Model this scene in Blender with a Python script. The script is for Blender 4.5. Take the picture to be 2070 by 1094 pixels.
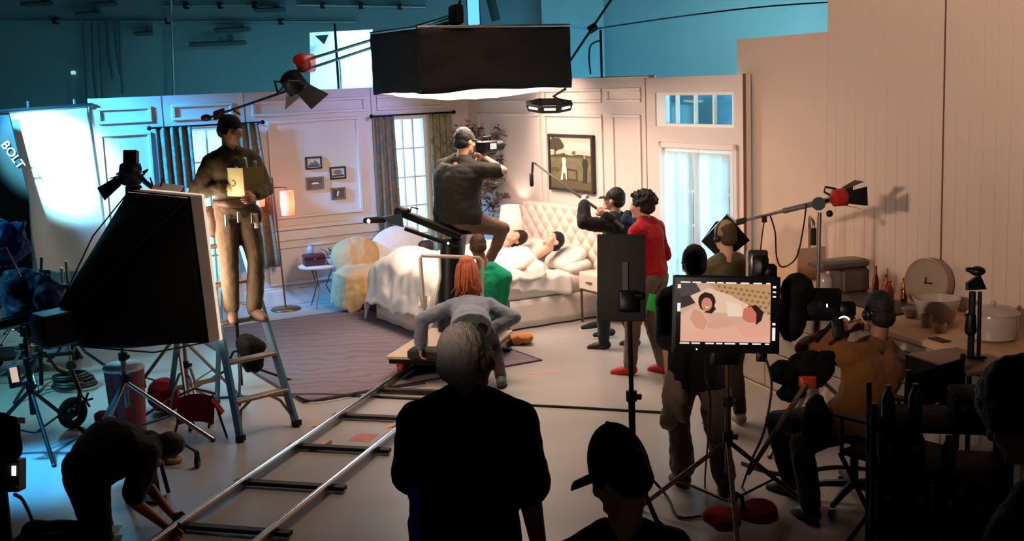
import bpy, bmesh, math, random
import numpy as np
from math import radians, sin, cos, pi, sqrt
from mathutils import Vector, Matrix, noise

random.seed(7)
sc = bpy.context.scene
for o in list(bpy.data.objects):
    bpy.data.objects.remove(o)
col = sc.collection

# ------------------------------------------------------------------ camera
FPX, PITCH, ROLL, CZ = 2400.0, radians(9.2), radians(2.2), 2.75
IW, IH = 2070, 1094
CAM = Vector((0, 0, CZ))
FW = Vector((0, cos(PITCH), -sin(PITCH)))
R0 = Vector((1, 0, 0)); U0 = Vector((0, sin(PITCH), cos(PITCH)))
RV = R0 * cos(ROLL) - U0 * sin(ROLL)
UV = R0 * sin(ROLL) + U0 * cos(ROLL)
cam = bpy.data.cameras.new('camera'); cam.sensor_width = 36.0; cam.lens = 36.0 * FPX / IW
cam.clip_start = 0.05; cam.clip_end = 200
camo = bpy.data.objects.new('camera', cam); col.objects.link(camo)
m = Matrix.Identity(4)
for i in range(3):
    m[i][0], m[i][1], m[i][2], m[i][3] = RV[i], UV[i], -FW[i], CAM[i]
camo.matrix_world = m
sc.camera = camo


def ray(x, y):
    return FW + RV * ((x - IW / 2) / FPX) - UV * ((y - IH / 2) / FPX)


def PF(x, y, z=0.0):
    """point of the floor (or of a level at height z) seen at a pixel"""
    d = ray(x, y); return CAM + d * ((z - CZ) / d.z)


def PY(x, y, Y):
    """point at distance Y down the studio seen at a pixel"""
    d = ray(x, y); return CAM + d * (Y / d.y)


def PP(x, y, p, n):
    """point of a plane seen at a pixel"""
    d = ray(x, y); return CAM + d * ((Vector(p) - CAM).dot(n) / d.dot(n))


# bedroom frame: u along the right wall, v along the left wall, from the corner
KC = Vector((-.52, 16.30, 0)); UD = Vector((.5, -.8660254, 0)); VD = Vector((-.8660254, -.5, 0)); ZD = Vector((0, 0, 1))


def RM(u, v, z=0.0):
    return KC + UD * u + VD * v + ZD * z


def rdir(u, v, z=0.0):
    return (UD * u + VD * v + ZD * z).normalized()


# kitchen frame: e along the counter towards the camera, n towards the kitchen wall
KO = Vector((1.98, 9.98, 0)); KE = Vector((.31, -.951, 0)).normalized(); KN = Vector((.951, .31, 0)).normalized()


def KP(e, n, z=0.0):
    return KO + KE * e + KN * n + ZD * z


# ------------------------------------------------------------------ world, exposure, big lights
w = bpy.data.worlds.new('studio_dark'); sc.world = w; w.use_nodes = True
w.node_tree.nodes['Background'].inputs[0].default_value = (.24, .22, .22, 1)
w.node_tree.nodes['Background'].inputs[1].default_value = .06
vs = sc.view_settings
vs.view_transform = 'Standard'; vs.look = 'None'; vs.gamma = 1; vs.exposure = .2; vs.use_curve_mapping = False


def lin(c):
    return tuple(((x / 255) / 12.92 if x / 255 <= .04045 else ((x / 255 + .055) / 1.055) ** 2.4) for x in c)


def look_rot(loc, tgt):
    return (Vector(tgt) - Vector(loc)).to_track_quat('-Z', 'Y').to_euler()


def area(name, loc, tgt, sx, sy, power, rgb, spread=180):
    l = bpy.data.lights.new(name, 'AREA'); l.shape = 'RECTANGLE'; l.size = sx; l.size_y = sy
    l.energy = power; l.color = rgb; l.spread = radians(spread)
    o = bpy.data.objects.new(name, l); o.location = loc; o.rotation_euler = look_rot(loc, tgt); col.objects.link(o); return o


def spot(name, loc, tgt, power, rgb, ang, blend=.5, rad=.1):
    l = bpy.data.lights.new(name, 'SPOT'); l.energy = power; l.color = rgb; l.spot_size = radians(ang); l.spot_blend = blend
    l.shadow_soft_size = rad
    o = bpy.data.objects.new(name, l); o.location = loc; o.rotation_euler = look_rot(loc, tgt); col.objects.link(o); return o


def point(name, loc, power, rgb, rad=.05):
    l = bpy.data.lights.new(name, 'POINT'); l.energy = power; l.color = rgb; l.shadow_soft_size = rad
    o = bpy.data.objects.new(name, l); o.location = loc; col.objects.link(o); return o


WARM = (1, .78, .62); WARM2 = (1, .62, .42); CYAN = (.10, .62, 1.0); CYANW = (.35, .82, 1.0)
BOXC = Vector((-.34, 12.5, 0))                        # centre of the overhead soft box, in plan
area('softbox_key_light', (BOXC.x, BOXC.y, 2.56), (BOXC.x + .25, BOXC.y + .3, 0), 1.6, 1.0, 130, WARM)
area('softbox_side_light', PY(437, 520, 9.25), KP(.8, .9, 1.5), .9, 1.0, 30, (1, .74, .56), 130)
spot('wall_wash_spot', RM(2.2, 1.5, 3.3), RM(2.45, 0, 1.95), 230, (1, .80, .66), 58, 1.0, .12)
spot('cyan_cloth_spot', Vector((-5.6, 11.2, 3.2)), PY(112, 325, 13.6), 2600, (.32, .86, 1.0), 25, .6, .06)
spot('cyan_left_wash', Vector((-6.2, 12.0, 3.6)), RM(0, 4.3, 1.9), 4200, (.04, .40, 1.0), 40, .9, .2)
spot('cyan_floor_light', Vector((-4.7, 9.3, 3.4)), Vector((-3.62, 8.45, 0)), 2400, (.05, .46, 1.0), 27, .9, .15)
spot('added_teal_fill', Vector((-6.6, 9.6, 3.6)), Vector((-4.2, 10.8, .5)), 900, (.12, .72, .85), 40, .9, .2)  # added unseen spot, stands for cyan bounce from the lit cloth
area('added_set_fill', Vector((.1, 10.6, 5.4)), Vector((.1, 10.3, 0)), 2.0, 2.0, 55, (1, .74, .58), 85)  # unseen overhead fill, added to warm the middle of the floor
spot('kitchen_spot', Vector((-2.63, 1.0, 3.15)), KP(.9, .87, 2.0), 2700, (1, .76, .61), 32, .6, .2)
spot('blue_wall_spot', RM(4.2, .6, 3.7), RM(0, 1.7, 1.95), 900, (.30, .40, 1.0), 27, 1.0, .3)
area('window_light_left', RM(-1.3, 3.6, 1.5), RM(0, 3.6, 1.4), .9, 2.0, 190, (.30, .84, 1.0))
area('window_light_middle', RM(-1.3, .9, 1.5), RM(0, .9, 1.4), .9, 2.0, 180, (.52, .86, 1.0))
area('door_light', RM(4.9, -1.2, 1.4), RM(4.9, 0, 1.2), 1.2, 2.0, 110, (.34, .88, 1.0))
area('back_wall_wash_right', Vector((5.2, 17.6, 2.9)), Vector((4.4, 20, 4.0)), 1.5, .6, 150, (.40, .78, .85))
area('back_wall_wash_middle', Vector((1.4, 17.6, 1.2)), Vector((.6, 20, 4.4)), 1.5, .6, 90, (.06, .50, .80))
area('back_wall_wash_left', Vector((-6.0, 17.6, .6)), Vector((-4, 20, 4.0)), 5, .6, 24, (.02, .42, .62))


# ------------------------------------------------------------------ materials
MATS = {}


def M(name, rgb, rough=.7, metal=0.0, bump=None, var=.0, vscale=3.0, emit=None, spec=.4, coat=0, sheen=0, trans=0):
    if name in MATS: return MATS[name]
    mt = bpy.data.materials.new(name); mt.use_nodes = True; MATS[name] = mt
    nt = mt.node_tree; b = nt.nodes['Principled BSDF']
    c = lin(rgb)
    b.inputs['Base Color'].default_value = (*c, 1); b.inputs['Roughness'].default_value = rough
    b.inputs['Metallic'].default_value = metal; b.inputs['Specular IOR Level'].default_value = spec
    if coat: b.inputs['Coat Weight'].default_value = coat
    if sheen: b.inputs['Sheen Weight'].default_value = sheen
    if emit:
        b.inputs['Emission Color'].default_value = (*lin(emit[0]), 1); b.inputs['Emission Strength'].default_value = emit[1]
    tc = nt.nodes.new('ShaderNodeTexCoord')
    if var:
        n = nt.nodes.new('ShaderNodeTexNoise'); n.inputs['Scale'].default_value = vscale; n.inputs['Detail'].default_value = 5
        nt.links.new(tc.outputs['Object'], n.inputs['Vector'])
        r = nt.nodes.new('ShaderNodeValToRGB')
        r.color_ramp.elements[0].position = .3; r.color_ramp.elements[1].position = .7
        r.color_ramp.elements[0].color = (*[x * (1 - var) for x in c], 1); r.color_ramp.elements[1].color = (*[min(1, x * (1 + var)) for x in c], 1)
        nt.links.new(n.outputs['Fac'], r.inputs['Fac']); nt.links.new(r.outputs['Color'], b.inputs['Base Color'])
    if bump:
        n2 = nt.nodes.new('ShaderNodeTexNoise'); n2.inputs['Scale'].default_value = bump[0]; n2.inputs['Detail'].default_value = 3
        nt.links.new(tc.outputs['Object'], n2.inputs['Vector'])
        bp = nt.nodes.new('ShaderNodeBump'); bp.inputs['Strength'].default_value = bump[1]; bp.inputs['Distance'].default_value = .02
        nt.links.new(n2.outputs['Fac'], bp.inputs['Height']); nt.links.new(bp.outputs['Normal'], b.inputs['Normal'])
    return mt


def fabric(name, rgb, rough=.9, var=.12, bs=28, bst=.35):
    return M(name, rgb, rough, 0, (bs, bst), var, 6, sheen=.15, spec=.15)


def sheer(name, rgb, tr=.6, clear=.15):
    """thin cloth that lets light through"""
    if name in MATS: return MATS[name]
    mt = bpy.data.materials.new(name); mt.use_nodes = True; MATS[name] = mt; nt = mt.node_tree; nt.nodes.clear()
    o = nt.nodes.new('ShaderNodeOutputMaterial'); d = nt.nodes.new('ShaderNodeBsdfDiffuse'); t = nt.nodes.new('ShaderNodeBsdfTranslucent')
    p = nt.nodes.new('ShaderNodeBsdfTransparent'); a = nt.nodes.new('ShaderNodeMixShader'); b = nt.nodes.new('ShaderNodeMixShader')
    d.inputs[0].default_value = t.inputs[0].default_value = (*lin(rgb), 1)
    a.inputs[0].default_value = tr; b.inputs[0].default_value = clear
    nt.links.new(d.outputs[0], a.inputs[1]); nt.links.new(t.outputs[0], a.inputs[2])
    nt.links.new(a.outputs[0], b.inputs[1]); nt.links.new(p.outputs[0], b.inputs[2]); nt.links.new(b.outputs[0], o.inputs[0])
    return mt


def glassy(name, tint=(235, 245, 250), refl=.08):
    if name in MATS: return MATS[name]
    mt = bpy.data.materials.new(name); mt.use_nodes = True; MATS[name] = mt; nt = mt.node_tree; nt.nodes.clear()
    o = nt.nodes.new('ShaderNodeOutputMaterial'); g = nt.nodes.new('ShaderNodeBsdfGlossy'); p = nt.nodes.new('ShaderNodeBsdfTransparent')
    a = nt.nodes.new('ShaderNodeMixShader'); a.inputs[0].default_value = refl; g.inputs['Roughness'].default_value = .05
    p.inputs[0].default_value = (*lin(tint), 1)
    nt.links.new(p.outputs[0], a.inputs[1]); nt.links.new(g.outputs[0], a.inputs[2]); nt.links.new(a.outputs[0], o.inputs[0])
    return mt


def EM(name, rgb, s=1.0):
    return M(name, (10, 10, 10), .6, emit=(rgb, s))


# ------------------------------------------------------------------ mesh helpers
def vec(p): return p if isinstance(p, Vector) else Vector(p)


def basis(d, up=None):
    d = vec(d).normalized()
    a = vec(up) if up is not None else (Vector((0, 0, 1)) if abs(d.z) < .95 else Vector((0, 1, 0)))
    x = a.cross(d)
    if x.length < 1e-5: x = Vector((1, 0, 0)).cross(d)
    x.normalize(); y = d.cross(x).normalized()
    return x, y, d


class MB:
    def __init__(s): s.v = []; s.f = []

    def add(s, vs, fs):
        k = len(s.v); s.v += [tuple(p) for p in vs]; s.f += [tuple(i + k for i in f) for f in fs]; return s

    def obox(s, c, x, y, z, hx, hy, hz, bev=0):
        c = vec(c); x = vec(x); y = vec(y); z = vec(z)
        if bev <= 0:
            P = [c + x * (hx * i) + y * (hy * j) + z * (hz * k) for k in (-1, 1) for j in (-1, 1) for i in (-1, 1)]
            return s.add(P, [(0, 2, 3, 1), (4, 5, 7, 6), (0, 1, 5, 4), (2, 6, 7, 3), (0, 4, 6, 2), (1, 3, 7, 5)])
        b = min(bev, hx * .99, hy * .99, hz * .99)
        rings = []
        for (zz, ins) in ((-hz, b), (-hz + b, 0), (hz - b, 0), (hz, b)):
            ax, ay = hx - ins, hy - ins
            bb = b * .6
            rings.append([c + x * px + y * py + z * zz for px, py in ((ax, ay - bb), (ax - bb, ay), (-ax + bb, ay), (-ax, ay - bb), (-ax, -ay + bb), (-ax + bb, -ay), (ax - bb, -ay), (ax, -ay + bb))])
        return s.loft(rings)

    def box(s, c, sx, sy, sz, ang=0, bev=0):
        a = radians(ang)
        return s.obox(c, (cos(a), sin(a), 0), (-sin(a), cos(a), 0), (0, 0, 1), sx / 2, sy / 2, sz / 2, bev)

    def rbox(s, u0, u1, v0, v1, z0, z1, bev=0):
        """box in bedroom coordinates"""
        return s.obox(RM((u0 + u1) / 2, (v0 + v1) / 2, (z0 + z1) / 2), UD, VD, ZD, (u1 - u0) / 2, (v1 - v0) / 2, (z1 - z0) / 2, bev)

    def kbox(s, e0, e1, n0, n1, z0, z1, bev=0):
        """box in kitchen coordinates"""
        return s.obox(KP((e0 + e1) / 2, (n0 + n1) / 2, (z0 + z1) / 2), KE, KN, ZD, (e1 - e0) / 2, (n1 - n0) / 2, (z1 - z0) / 2, bev)

    def loft(s, rings, caps=True, closed=False):
        n = len(rings[0]); V = [p for r in rings for p in r]; F = []
        for i in range(len(rings) - (0 if closed else 1)):
            a = i * n; b = ((i + 1) % len(rings)) * n
            for j in range(n):
                k = (j + 1) % n; F.append((a + j, a + k, b + k, b + j))
        if caps and not closed:
            F.append(tuple(reversed(range(n)))); F.append(tuple(range((len(rings) - 1) * n, len(rings) * n)))
        return s.add(V, F)

    def cyl(s, p0, p1, r0, r1=None, n=10, caps=True):
        p0, p1 = vec(p0), vec(p1); r1 = r0 if r1 is None else r1
        x, y, d = basis(p1 - p0)
        return s.loft([[p + x * (r * cos(2 * pi * i / n)) + y * (r * sin(2 * pi * i / n)) for i in range(n)] for p, r in ((p0, r0), (p1, r1))], caps)

    def tube(s, pts, r, n=8, caps=True):
        pts = [vec(p) for p in pts]; rings = []; px = None
        for i, p in enumerate(pts):
            d = (pts[min(i + 1, len(pts) - 1)] - pts[max(i - 1, 0)])
            x, y, d = basis(d, None)
            if px is not None:
                x = (px - d * px.dot(d))
                x = x.normalized() if x.length > 1e-5 else basis(d)[0]
                y = d.cross(x)
            px = x
            rr = r[i] if isinstance(r, (list, tuple)) else r
            rings.append([p + x * (rr * cos(2 * pi * k / n)) + y * (rr * sin(2 * pi * k / n)) for k in range(n)])
        return s.loft(rings, caps)

    def lathe(s, c, prof, n=20, axis=(0, 0, 1), caps=True):
        c = vec(c); x, y, d = basis(axis)
        return s.loft([[c + d * z + x * (r * cos(2 * pi * i / n)) + y * (r * sin(2 * pi * i / n)) for i in range(n)] for r, z in prof], caps)

    def ell(s, c, rx, ry, rz, X=None, Y=None, Z=None, n=14, m_=9, lo=0, hi=1):
        c = vec(c); X = vec(X) if X else Vector((1, 0, 0)); Y = vec(Y) if Y else Vector((0, 1, 0)); Z = vec(Z) if Z else Vector((0, 0, 1))
        rings = []
        for j in range(m_ + 1):
            t = lo + (hi - lo) * j / m_
            a = -pi / 2 + pi * min(max(t, .012), .988)
            rings.append([c + X * (rx * cos(a) * cos(2 * pi * i / n)) + Y * (ry * cos(a) * sin(2 * pi * i / n)) + Z * (rz * sin(a)) for i in range(n)])
        return s.loft(rings)

    def rc(s, p0, r0, p1, r1, n=12):
        """tapered limb with round ends"""
        p0, p1 = vec(p0), vec(p1)
        if (p1 - p0).length < 1e-5: p1 = p0 + Vector((0, 0, 1e-3))
        x, y, d = basis(p1 - p0); rings = []
        for a in (-85, -55, -25): rings.append((p0 + d * (r0 * sin(radians(a))), r0 * cos(radians(a))))
        rings.append((p0, r0)); rings.append((p1, r1))
        for a in (25, 55, 85): rings.append((p1 + d * (r1 * sin(radians(a))), r1 * cos(radians(a))))
        return s.loft([[p + x * (r * cos(2 * pi * i / n)) + y * (r * sin(2 * pi * i / n)) for i in range(n)] for p, r in rings])

    def sheet(s, f, nu, nv, th=.006):
        """closed thin cloth from a point function f(a, b), a and b in 0..1"""
        G = [[vec(f(i / nu, j / nv)) for j in range(nv + 1)] for i in range(nu + 1)]
        V = []; N = {}
        for i in range(nu + 1):
            for j in range(nv + 1):
                a = G[min(i + 1, nu)][j] - G[max(i - 1, 0)][j]; b = G[i][min(j + 1, nv)] - G[i][max(j - 1, 0)]
                nn = a.cross(b); nn = nn.normalized() if nn.length > 1e-9 else Vector((0, 0, 1))
                V.append(G[i][j]); N[(i, j)] = nn
        k = len(V)
        V += [G[i][j] - N[(i, j)] * th for i in range(nu + 1) for j in range(nv + 1)]
        F = []; ix = lambda i, j: i * (nv + 1) + j
        for i in range(nu):
            for j in range(nv):
                q = (ix(i, j), ix(i + 1, j), ix(i + 1, j + 1), ix(i, j + 1)); F.append(q); F.append(tuple(x + k for x in reversed(q)))
        for i in range(nu):
            for j in (0, nv):
                a, b = ix(i, j), ix(i + 1, j); F.append((a, a + k, b + k, b) if j == 0 else (b, b + k, a + k, a))
        for j in range(nv):
            for i in (0, nu):
                a, b = ix(i, j), ix(i, j + 1); F.append((b, b + k, a + k, a) if i == 0 else (a, a + k, b + k, b))
        return s.add(V, F)

    def poly(s, pts, th=0, nrm=None):
        pts = [vec(p) for p in pts]; n = len(pts)
        if not th: return s.add(pts, [tuple(range(n))])
        q = [p + vec(nrm) * th for p in pts]
        return s.add(pts + q, [tuple(reversed(range(n))), tuple(range(n, 2 * n))] + [(i, (i + 1) % n, n + (i + 1) % n, n + i) for i in range(n)])

    def torus(s, c, R, r, axis=(0, 0, 1), n=24, k=8, a0=0, a1=360):
        c = vec(c); x, y, d = basis(axis); full = a1 - a0 >= 360; st = n if full else n + 1; rings = []
        for i in range(st):
            a = radians(a0 + (a1 - a0) * i / n); o = x * cos(a) + y * sin(a)
            rings.append([c + o * (R + r * cos(2 * pi * j / k)) + d * (r * sin(2 * pi * j / k)) for j in range(k)])
        return s.loft(rings, not full, full)


def mesh_of(mb, smooth=None, name='m'):
    me = bpy.data.meshes.new(name); me.from_pydata(mb.v, [], mb.f); me.validate(); 
    bm = bmesh.new(); bm.from_mesh(me); bmesh.ops.recalc_face_normals(bm, faces=bm.faces); bm.to_mesh(me); bm.free()
    if smooth is not None: set_smooth(me, smooth)
    return me


def set_smooth(me, ang=40):
    me.shade_smooth()
    if ang < 179:
        bm = bmesh.new(); bm.from_mesh(me); a = radians(ang)
        for e in bm.edges:
            if len(e.link_faces) == 2 and e.calc_face_angle(0) > a: e.smooth = False
        bm.to_mesh(me); bm.free()


def fuse(mb, voxel=.012, it=3, folds=0, fscale=9, seed=0, extra=None):
    """one continuous skin over overlapping shapes"""
    me = bpy.data.meshes.new('tmp'); me.from_pydata(mb.v, [], mb.f); me.validate()
    bm = bmesh.new(); bm.from_mesh(me); bmesh.ops.recalc_face_normals(bm, faces=bm.faces); bm.to_mesh(me); bm.free()
    o = bpy.data.objects.new('tmp', me); col.objects.link(o)
    r = o.modifiers.new('r', 'REMESH'); r.mode = 'VOXEL'; r.voxel_size = voxel
    s = o.modifiers.new('s', 'SMOOTH'); s.factor = .5; s.iterations = it
    dg = bpy.context.evaluated_depsgraph_get(); dg.update()
    out = bpy.data.meshes.new_from_object(o.evaluated_get(dg))
    bpy.data.objects.remove(o); bpy.data.meshes.remove(me)
    if folds:
        n = len(out.vertices); co = np.empty(n * 3); out.vertices.foreach_get('co', co); no = np.empty(n * 3); out.vertices.foreach_get('normal', no)
        co = co.reshape(-1, 3); no = no.reshape(-1, 3); off = Vector((seed * 3.1, seed * 1.7, 0))
        d = np.array([noise.noise(Vector((p[0] * fscale, p[1] * fscale, p[2] * fscale * .55)) + off) + .5 * noise.noise(Vector(p) * fscale * 2.3 + off) for p in co])
        co += no * (d * folds)[:, None]; out.vertices.foreach_set('co', co.ravel())
    if extra is not None and extra.v:
        e2 = mesh_of(extra); bm = bmesh.new(); bm.from_mesh(out); bm.from_mesh(e2); bm.to_mesh(out); bm.free()
    out.shade_smooth(); out.update()
    return out


def tag(o, label=None, cat=None, group=None, kind=None):
    if label: o['label'] = label
    if cat: o['category'] = cat
    if group: o['group'] = group
    if kind: o['kind'] = kind
    return o


def thing(name, label, cat, loc, group=None):
    o = bpy.data.objects.new(name, None); o.empty_display_size = .1; o.location = vec(loc); col.objects.link(o)
    return tag(o, label, cat, group)


def root_loc(p):
    q = Vector((0, 0, 0))
    while p is not None: q = q + p.location; p = p.parent
    return q


def part(name, mb, mat, parent, smooth=40, label=None, kind=None):
    """mesh child, given in world coordinates"""
    me = mb if isinstance(mb, bpy.types.Mesh) else mesh_of(mb, smooth)
    me.name = name
    q = root_loc(parent); me.transform(Matrix.Translation(-q))
    if isinstance(mat, (list, tuple)):
        for x in mat: me.materials.append(x)
    else: me.materials.append(mat)
    o = bpy.data.objects.new(name, me); col.objects.link(o); o.parent = parent
    return tag(o, label, kind=kind)


def solo(name, mb, mat, label=None, cat=None, group=None, kind=None, smooth=40):
    me = mb if isinstance(mb, bpy.types.Mesh) else mesh_of(mb, smooth)
    me.name = name
    n = len(me.vertices); co = np.empty(n * 3); me.vertices.foreach_get('co', co); co = co.reshape(-1, 3)
    lo, hi = co.min(0), co.max(0); q = Vector(((lo[0] + hi[0]) / 2, (lo[1] + hi[1]) / 2, lo[2]))
    me.transform(Matrix.Translation(-q)); me.materials.append(mat)
    o = bpy.data.objects.new(name, me); o.location = q; col.objects.link(o)
    return tag(o, label, cat, group, kind)


def piece(name, me, loc, parent, rot=0):
    """share one mesh between alike pieces"""
    o = bpy.data.objects.new(name, me); col.objects.link(o); o.parent = parent; o.location = vec(loc) - root_loc(parent); o.rotation_euler.z = rot
    return o


def cable(pts, r=.008, name='cable', label=None, mat=None):
    pts = [vec(p) for p in pts]; P = []
    for i in range(len(pts) - 1):
        a, b, c, d = pts[max(i - 1, 0)], pts[i], pts[i + 1], pts[min(i + 2, len(pts) - 1)]
        for k in range(6):
            t = k / 6
            P.append(.5 * ((2 * b) + (c - a) * t + (2 * a - 5 * b + 4 * c - d) * t * t + (3 * b - a - 3 * c + d) * t ** 3))
    P.append(pts[-1])
    return MB().tube(P, r, 6)


# ------------------------------------------------------------------ people
SKIN_L = M('skin_light', (214, 164, 138), .55, 0, (60, .1), .08, 9, spec=.35)
SKIN_P = M('skin_pale', (228, 184, 160), .55, 0, (60, .1), .06, 9, spec=.35)
SKIN_D = M('skin_brown', (150, 100, 76), .55, 0, (60, .1), .08, 9, spec=.35)
BLACKF = fabric('cloth_black', (22, 22, 24)); DARKF = fabric('cloth_charcoal', (38, 38, 40))
EYEW = M('eye_white', (225, 220, 215), .3); EYED = M('eye_dark', (25, 18, 14), .25)


def ik(a, b, l1, l2, pole):
    a, b = vec(a), vec(b); d = b - a; L = min(max(d.length, abs(l1 - l2) + 1e-3), (l1 + l2) * .999); d = d.normalized() if d.length > 1e-6 else Vector((0, 0, -1))
    x = (l1 * l1 - l2 * l2 + L * L) / (2 * L); h = sqrt(max(l1 * l1 - x * x, 0))
    p = vec(pole); p = p - d * p.dot(d)
    p = p.normalized() if p.length > 1e-6 else basis(d)[0]
    return a + d * x + p * h, a + d * L


class Fig:
    """posed human figure; pose values are metres in the figure's own frame: x to its right, y forward, z up"""
    def __init__(s, base, fwd, h=1.75, up=(0, 0, 1), build=1.0, **q):
        s.k = h / 1.75; s.base = vec(base); s.Y = vec(fwd).normalized(); s.Zd = vec(up).normalized()
        s.Y = (s.Y - s.Zd * s.Y.dot(s.Zd)).normalized(); s.X = s.Y.cross(s.Zd).normalized(); s.b = build
        g = lambda n, d: q.get(n, d)
        s.pel = s.P(g('pel', (0, 0, .95))); s.chest = s.P(g('chest', (0, .0, 1.40)))
        s.bend = g('bend', 0.0)
        sy = radians(g('shyaw', 0)); hy = radians(g('hipyaw', 0)); st = radians(g('shtilt', 0))
        s.sx = (s.D((cos(sy), -sin(sy), sin(st)))).normalized(); s.hx = s.D((cos(hy), -sin(hy), 0)).normalized()
        spine = (s.chest - s.pel).normalized(); s.spine = spine
        s.sx = (s.sx - spine * s.sx.dot(spine) * .8).normalized()
        hd = g('head', None)
        nk = s.chest + spine * (.05 * s.k)
        s.headc = s.P(hd) if hd else nk + (spine * .7 + s.Zd * .3).normalized() * (.175 * s.k) + s.Y * (.02 * s.k)
        yaw, pit, til = (radians(v) for v in g('look', (0, 0, 0)))
        hY = s.Y * cos(yaw) + s.X * sin(yaw); hX = s.X * cos(yaw) - s.Y * sin(yaw); hZ = s.Zd
        if g('headup', None): 
            hZ = s.D(q['headup']).normalized(); hY = (hY - hZ * hY.dot(hZ)).normalized(); hX = hY.cross(hZ)
        hY, hZ = hY * cos(pit) - hZ * sin(pit) * 1, hZ * cos(pit) + hY * sin(pit)
        hX, hZ = hX * cos(til) + hZ * sin(til), hZ * cos(til) - hX * sin(til)
        s.hX, s.hY, s.hZ = hX.normalized(), hY.normalized(), hZ.normalized(); s.hk = s.k * g('headk', 1.0)
        s.sw = g('sw', .185) * s.k
        s.sh = {}; s.el = {}; s.wr = {}; s.hip = {}; s.kn = {}; s.an = {}; s.toe = {}; s.hd = {}; s.curl = g('curl', {'R': 35, 'L': 35})
        for sd, sg in (('R', 1), ('L', -1)):
            s.sh[sd] = s.chest + s.sx * (s.sw * sg) - spine * (.025 * s.k)
            s.hip[sd] = s.pel + s.hx * (.093 * s.k * sg) - s.Zd * (.02 * s.k)
            t = s.P(g('hand' + sd, (.27 * sg, .05, .84)))
            s.el[sd], s.wr[sd] = ik(s.sh[sd], t, .30 * s.k, .265 * s.k, s.D(g('elb' + sd, (.4 * sg, -1, -.2))))
            ft = s.P(g('foot' + sd, (.11 * sg, .0, .085)))
            s.kn[sd], s.an[sd] = ik(s.hip[sd], ft, .445 * s.k, .43 * s.k, s.D(g('knee' + sd, (.15 * sg, 1, 0))))
            s.toe[sd] = s.D(g('toe' + sd, (.2 * sg, 1, -.12))).normalized()
            hdv = g('hdir' + sd, None)
            s.hd[sd] = s.D(hdv).normalized() if hdv else (s.wr[sd] - s.el[sd]).normalized()

    def P(s, p): return p.copy() if isinstance(p, Vector) else s.base + (s.X * p[0] + s.Y * p[1] + s.Zd * p[2]) * s.k
    def D(s, p): return p.copy() if isinstance(p, Vector) else s.X * p[0] + s.Y * p[1] + s.Zd * p[2]
    def H(s, x, y, z): return s.headc + (s.hX * x + s.hY * y + s.hZ * z) * s.hk

    def torso(s, mb, t0=-.12, t1=1.1, inf=0.0, hemflare=0, belly=0, hem=False):
        T = [(-.45, .17, .12) if hem else (-.14, .10, .085), (-.05, .158, .112), (.1, .165, .115), (.38, .138, .10 + belly), (.62, .152, .112 + belly * .5), (.82, .172, .112), (.95, .16, .095), (1.06, .10, .075), (1.12, .06, .06)]
        ts = [t0] + [t[0] for t in T if t0 < t[0] < t1] + [t1]
        rings = []
        L = s.chest - s.pel
        front0 = s.hx.cross(L.normalized()); 
        for t in ts:
            for a, b in zip(T, T[1:]):
                if a[0] <= t <= b[0] + 1e-6:
                    f = (t - a[0]) / (b[0] - a[0]); rx = a[1] + (b[1] - a[1]) * f; ry = a[2] + (b[2] - a[2]) * f
            tt = min(max(t, 0), 1)
            c = s.pel + L * t
            sx = s.hx.lerp(s.sx, tt).normalized(); fr = (L.normalized()).cross(sx).normalized()
            fr = -fr if fr.dot(s.Y + s.Zd * .01) < -1e9 else fr
            c = c - fr * (-s.bend * sin(pi * tt) * s.k)
            fl = hemflare * max(0, 1 - (t - t0) / .4)
            rx = rx * s.b * s.k + inf + fl; ry = ry * s.b * s.k + inf + fl
            rings.append([c + sx * (rx * cos(2 * pi * i / 22)) + fr * (ry * sin(2 * pi * i / 22)) for i in range(22)])
        mb.loft(rings)

    def arms(s, mb, upto=2.0, inf=0.0, cuff=0.0, sides='RL'):
        k = s.k
        for d in sides:
            up = min(upto, 1)
            a, e, w_ = s.sh[d], s.el[d], s.wr[d]
            mb.rc(s.chest.lerp(a, .45), .072 * k + inf, a, .062 * k + inf)
            mb.rc(s.chest + s.spine * .055 * k + (a - s.chest) * .22, .05 * k + inf, s.chest.lerp(a, .8) + s.spine * .02 * k, .05 * k + inf)
            mb.rc(a, .058 * k + inf, a.lerp(e, up), (.058 - .014 * up) * k + inf + (cuff if upto <= 1 else 0))
            if upto > 1:
                f = upto - 1
                mb.rc(e, .045 * k + inf, e.lerp(w_, f), (.043 - .015 * f) * k + inf + cuff)

    def legs(s, mb, upto=2.0, inf=0.0, flare=0.0, sides='RL'):
        k = s.k
        for d in sides:
            h, n_, a = s.hip[d], s.kn[d], s.an[d]
            mb.rc(h, .092 * k * s.b + inf, h.lerp(n_, min(1, upto)), (.092 - .032 * min(1, upto)) * k + inf)
            if upto > 1:
                f = upto - 1; c = n_.lerp(a, .33)
                mb.rc(n_, .058 * k + inf, n_.lerp(a, min(f, .33)), .056 * k + inf)
                if f > .33: mb.rc(c, .055 * k + inf, n_.lerp(a, f), (.055 - .018 * f) * k + inf + flare)

    def feet(s, mb, inf=0.0, sides='RL'):
        k = s.k
        for d in sides:
            a = s.an[d]; t = s.toe[d]
            mb.rc(a - s.Zd * .035 * k - t * .03 * k, .04 * k + inf, a - s.Zd * .045 * k + t * .1 * k, .038 * k + inf)
            mb.rc(a - s.Zd * .045 * k + t * .08 * k, .042 * k + inf, a - s.Zd * .055 * k + t * .165 * k, .028 * k + inf)
            mb.rc(a, .04 * k + inf, a - s.Zd * .035 * k, .042 * k + inf)

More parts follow.
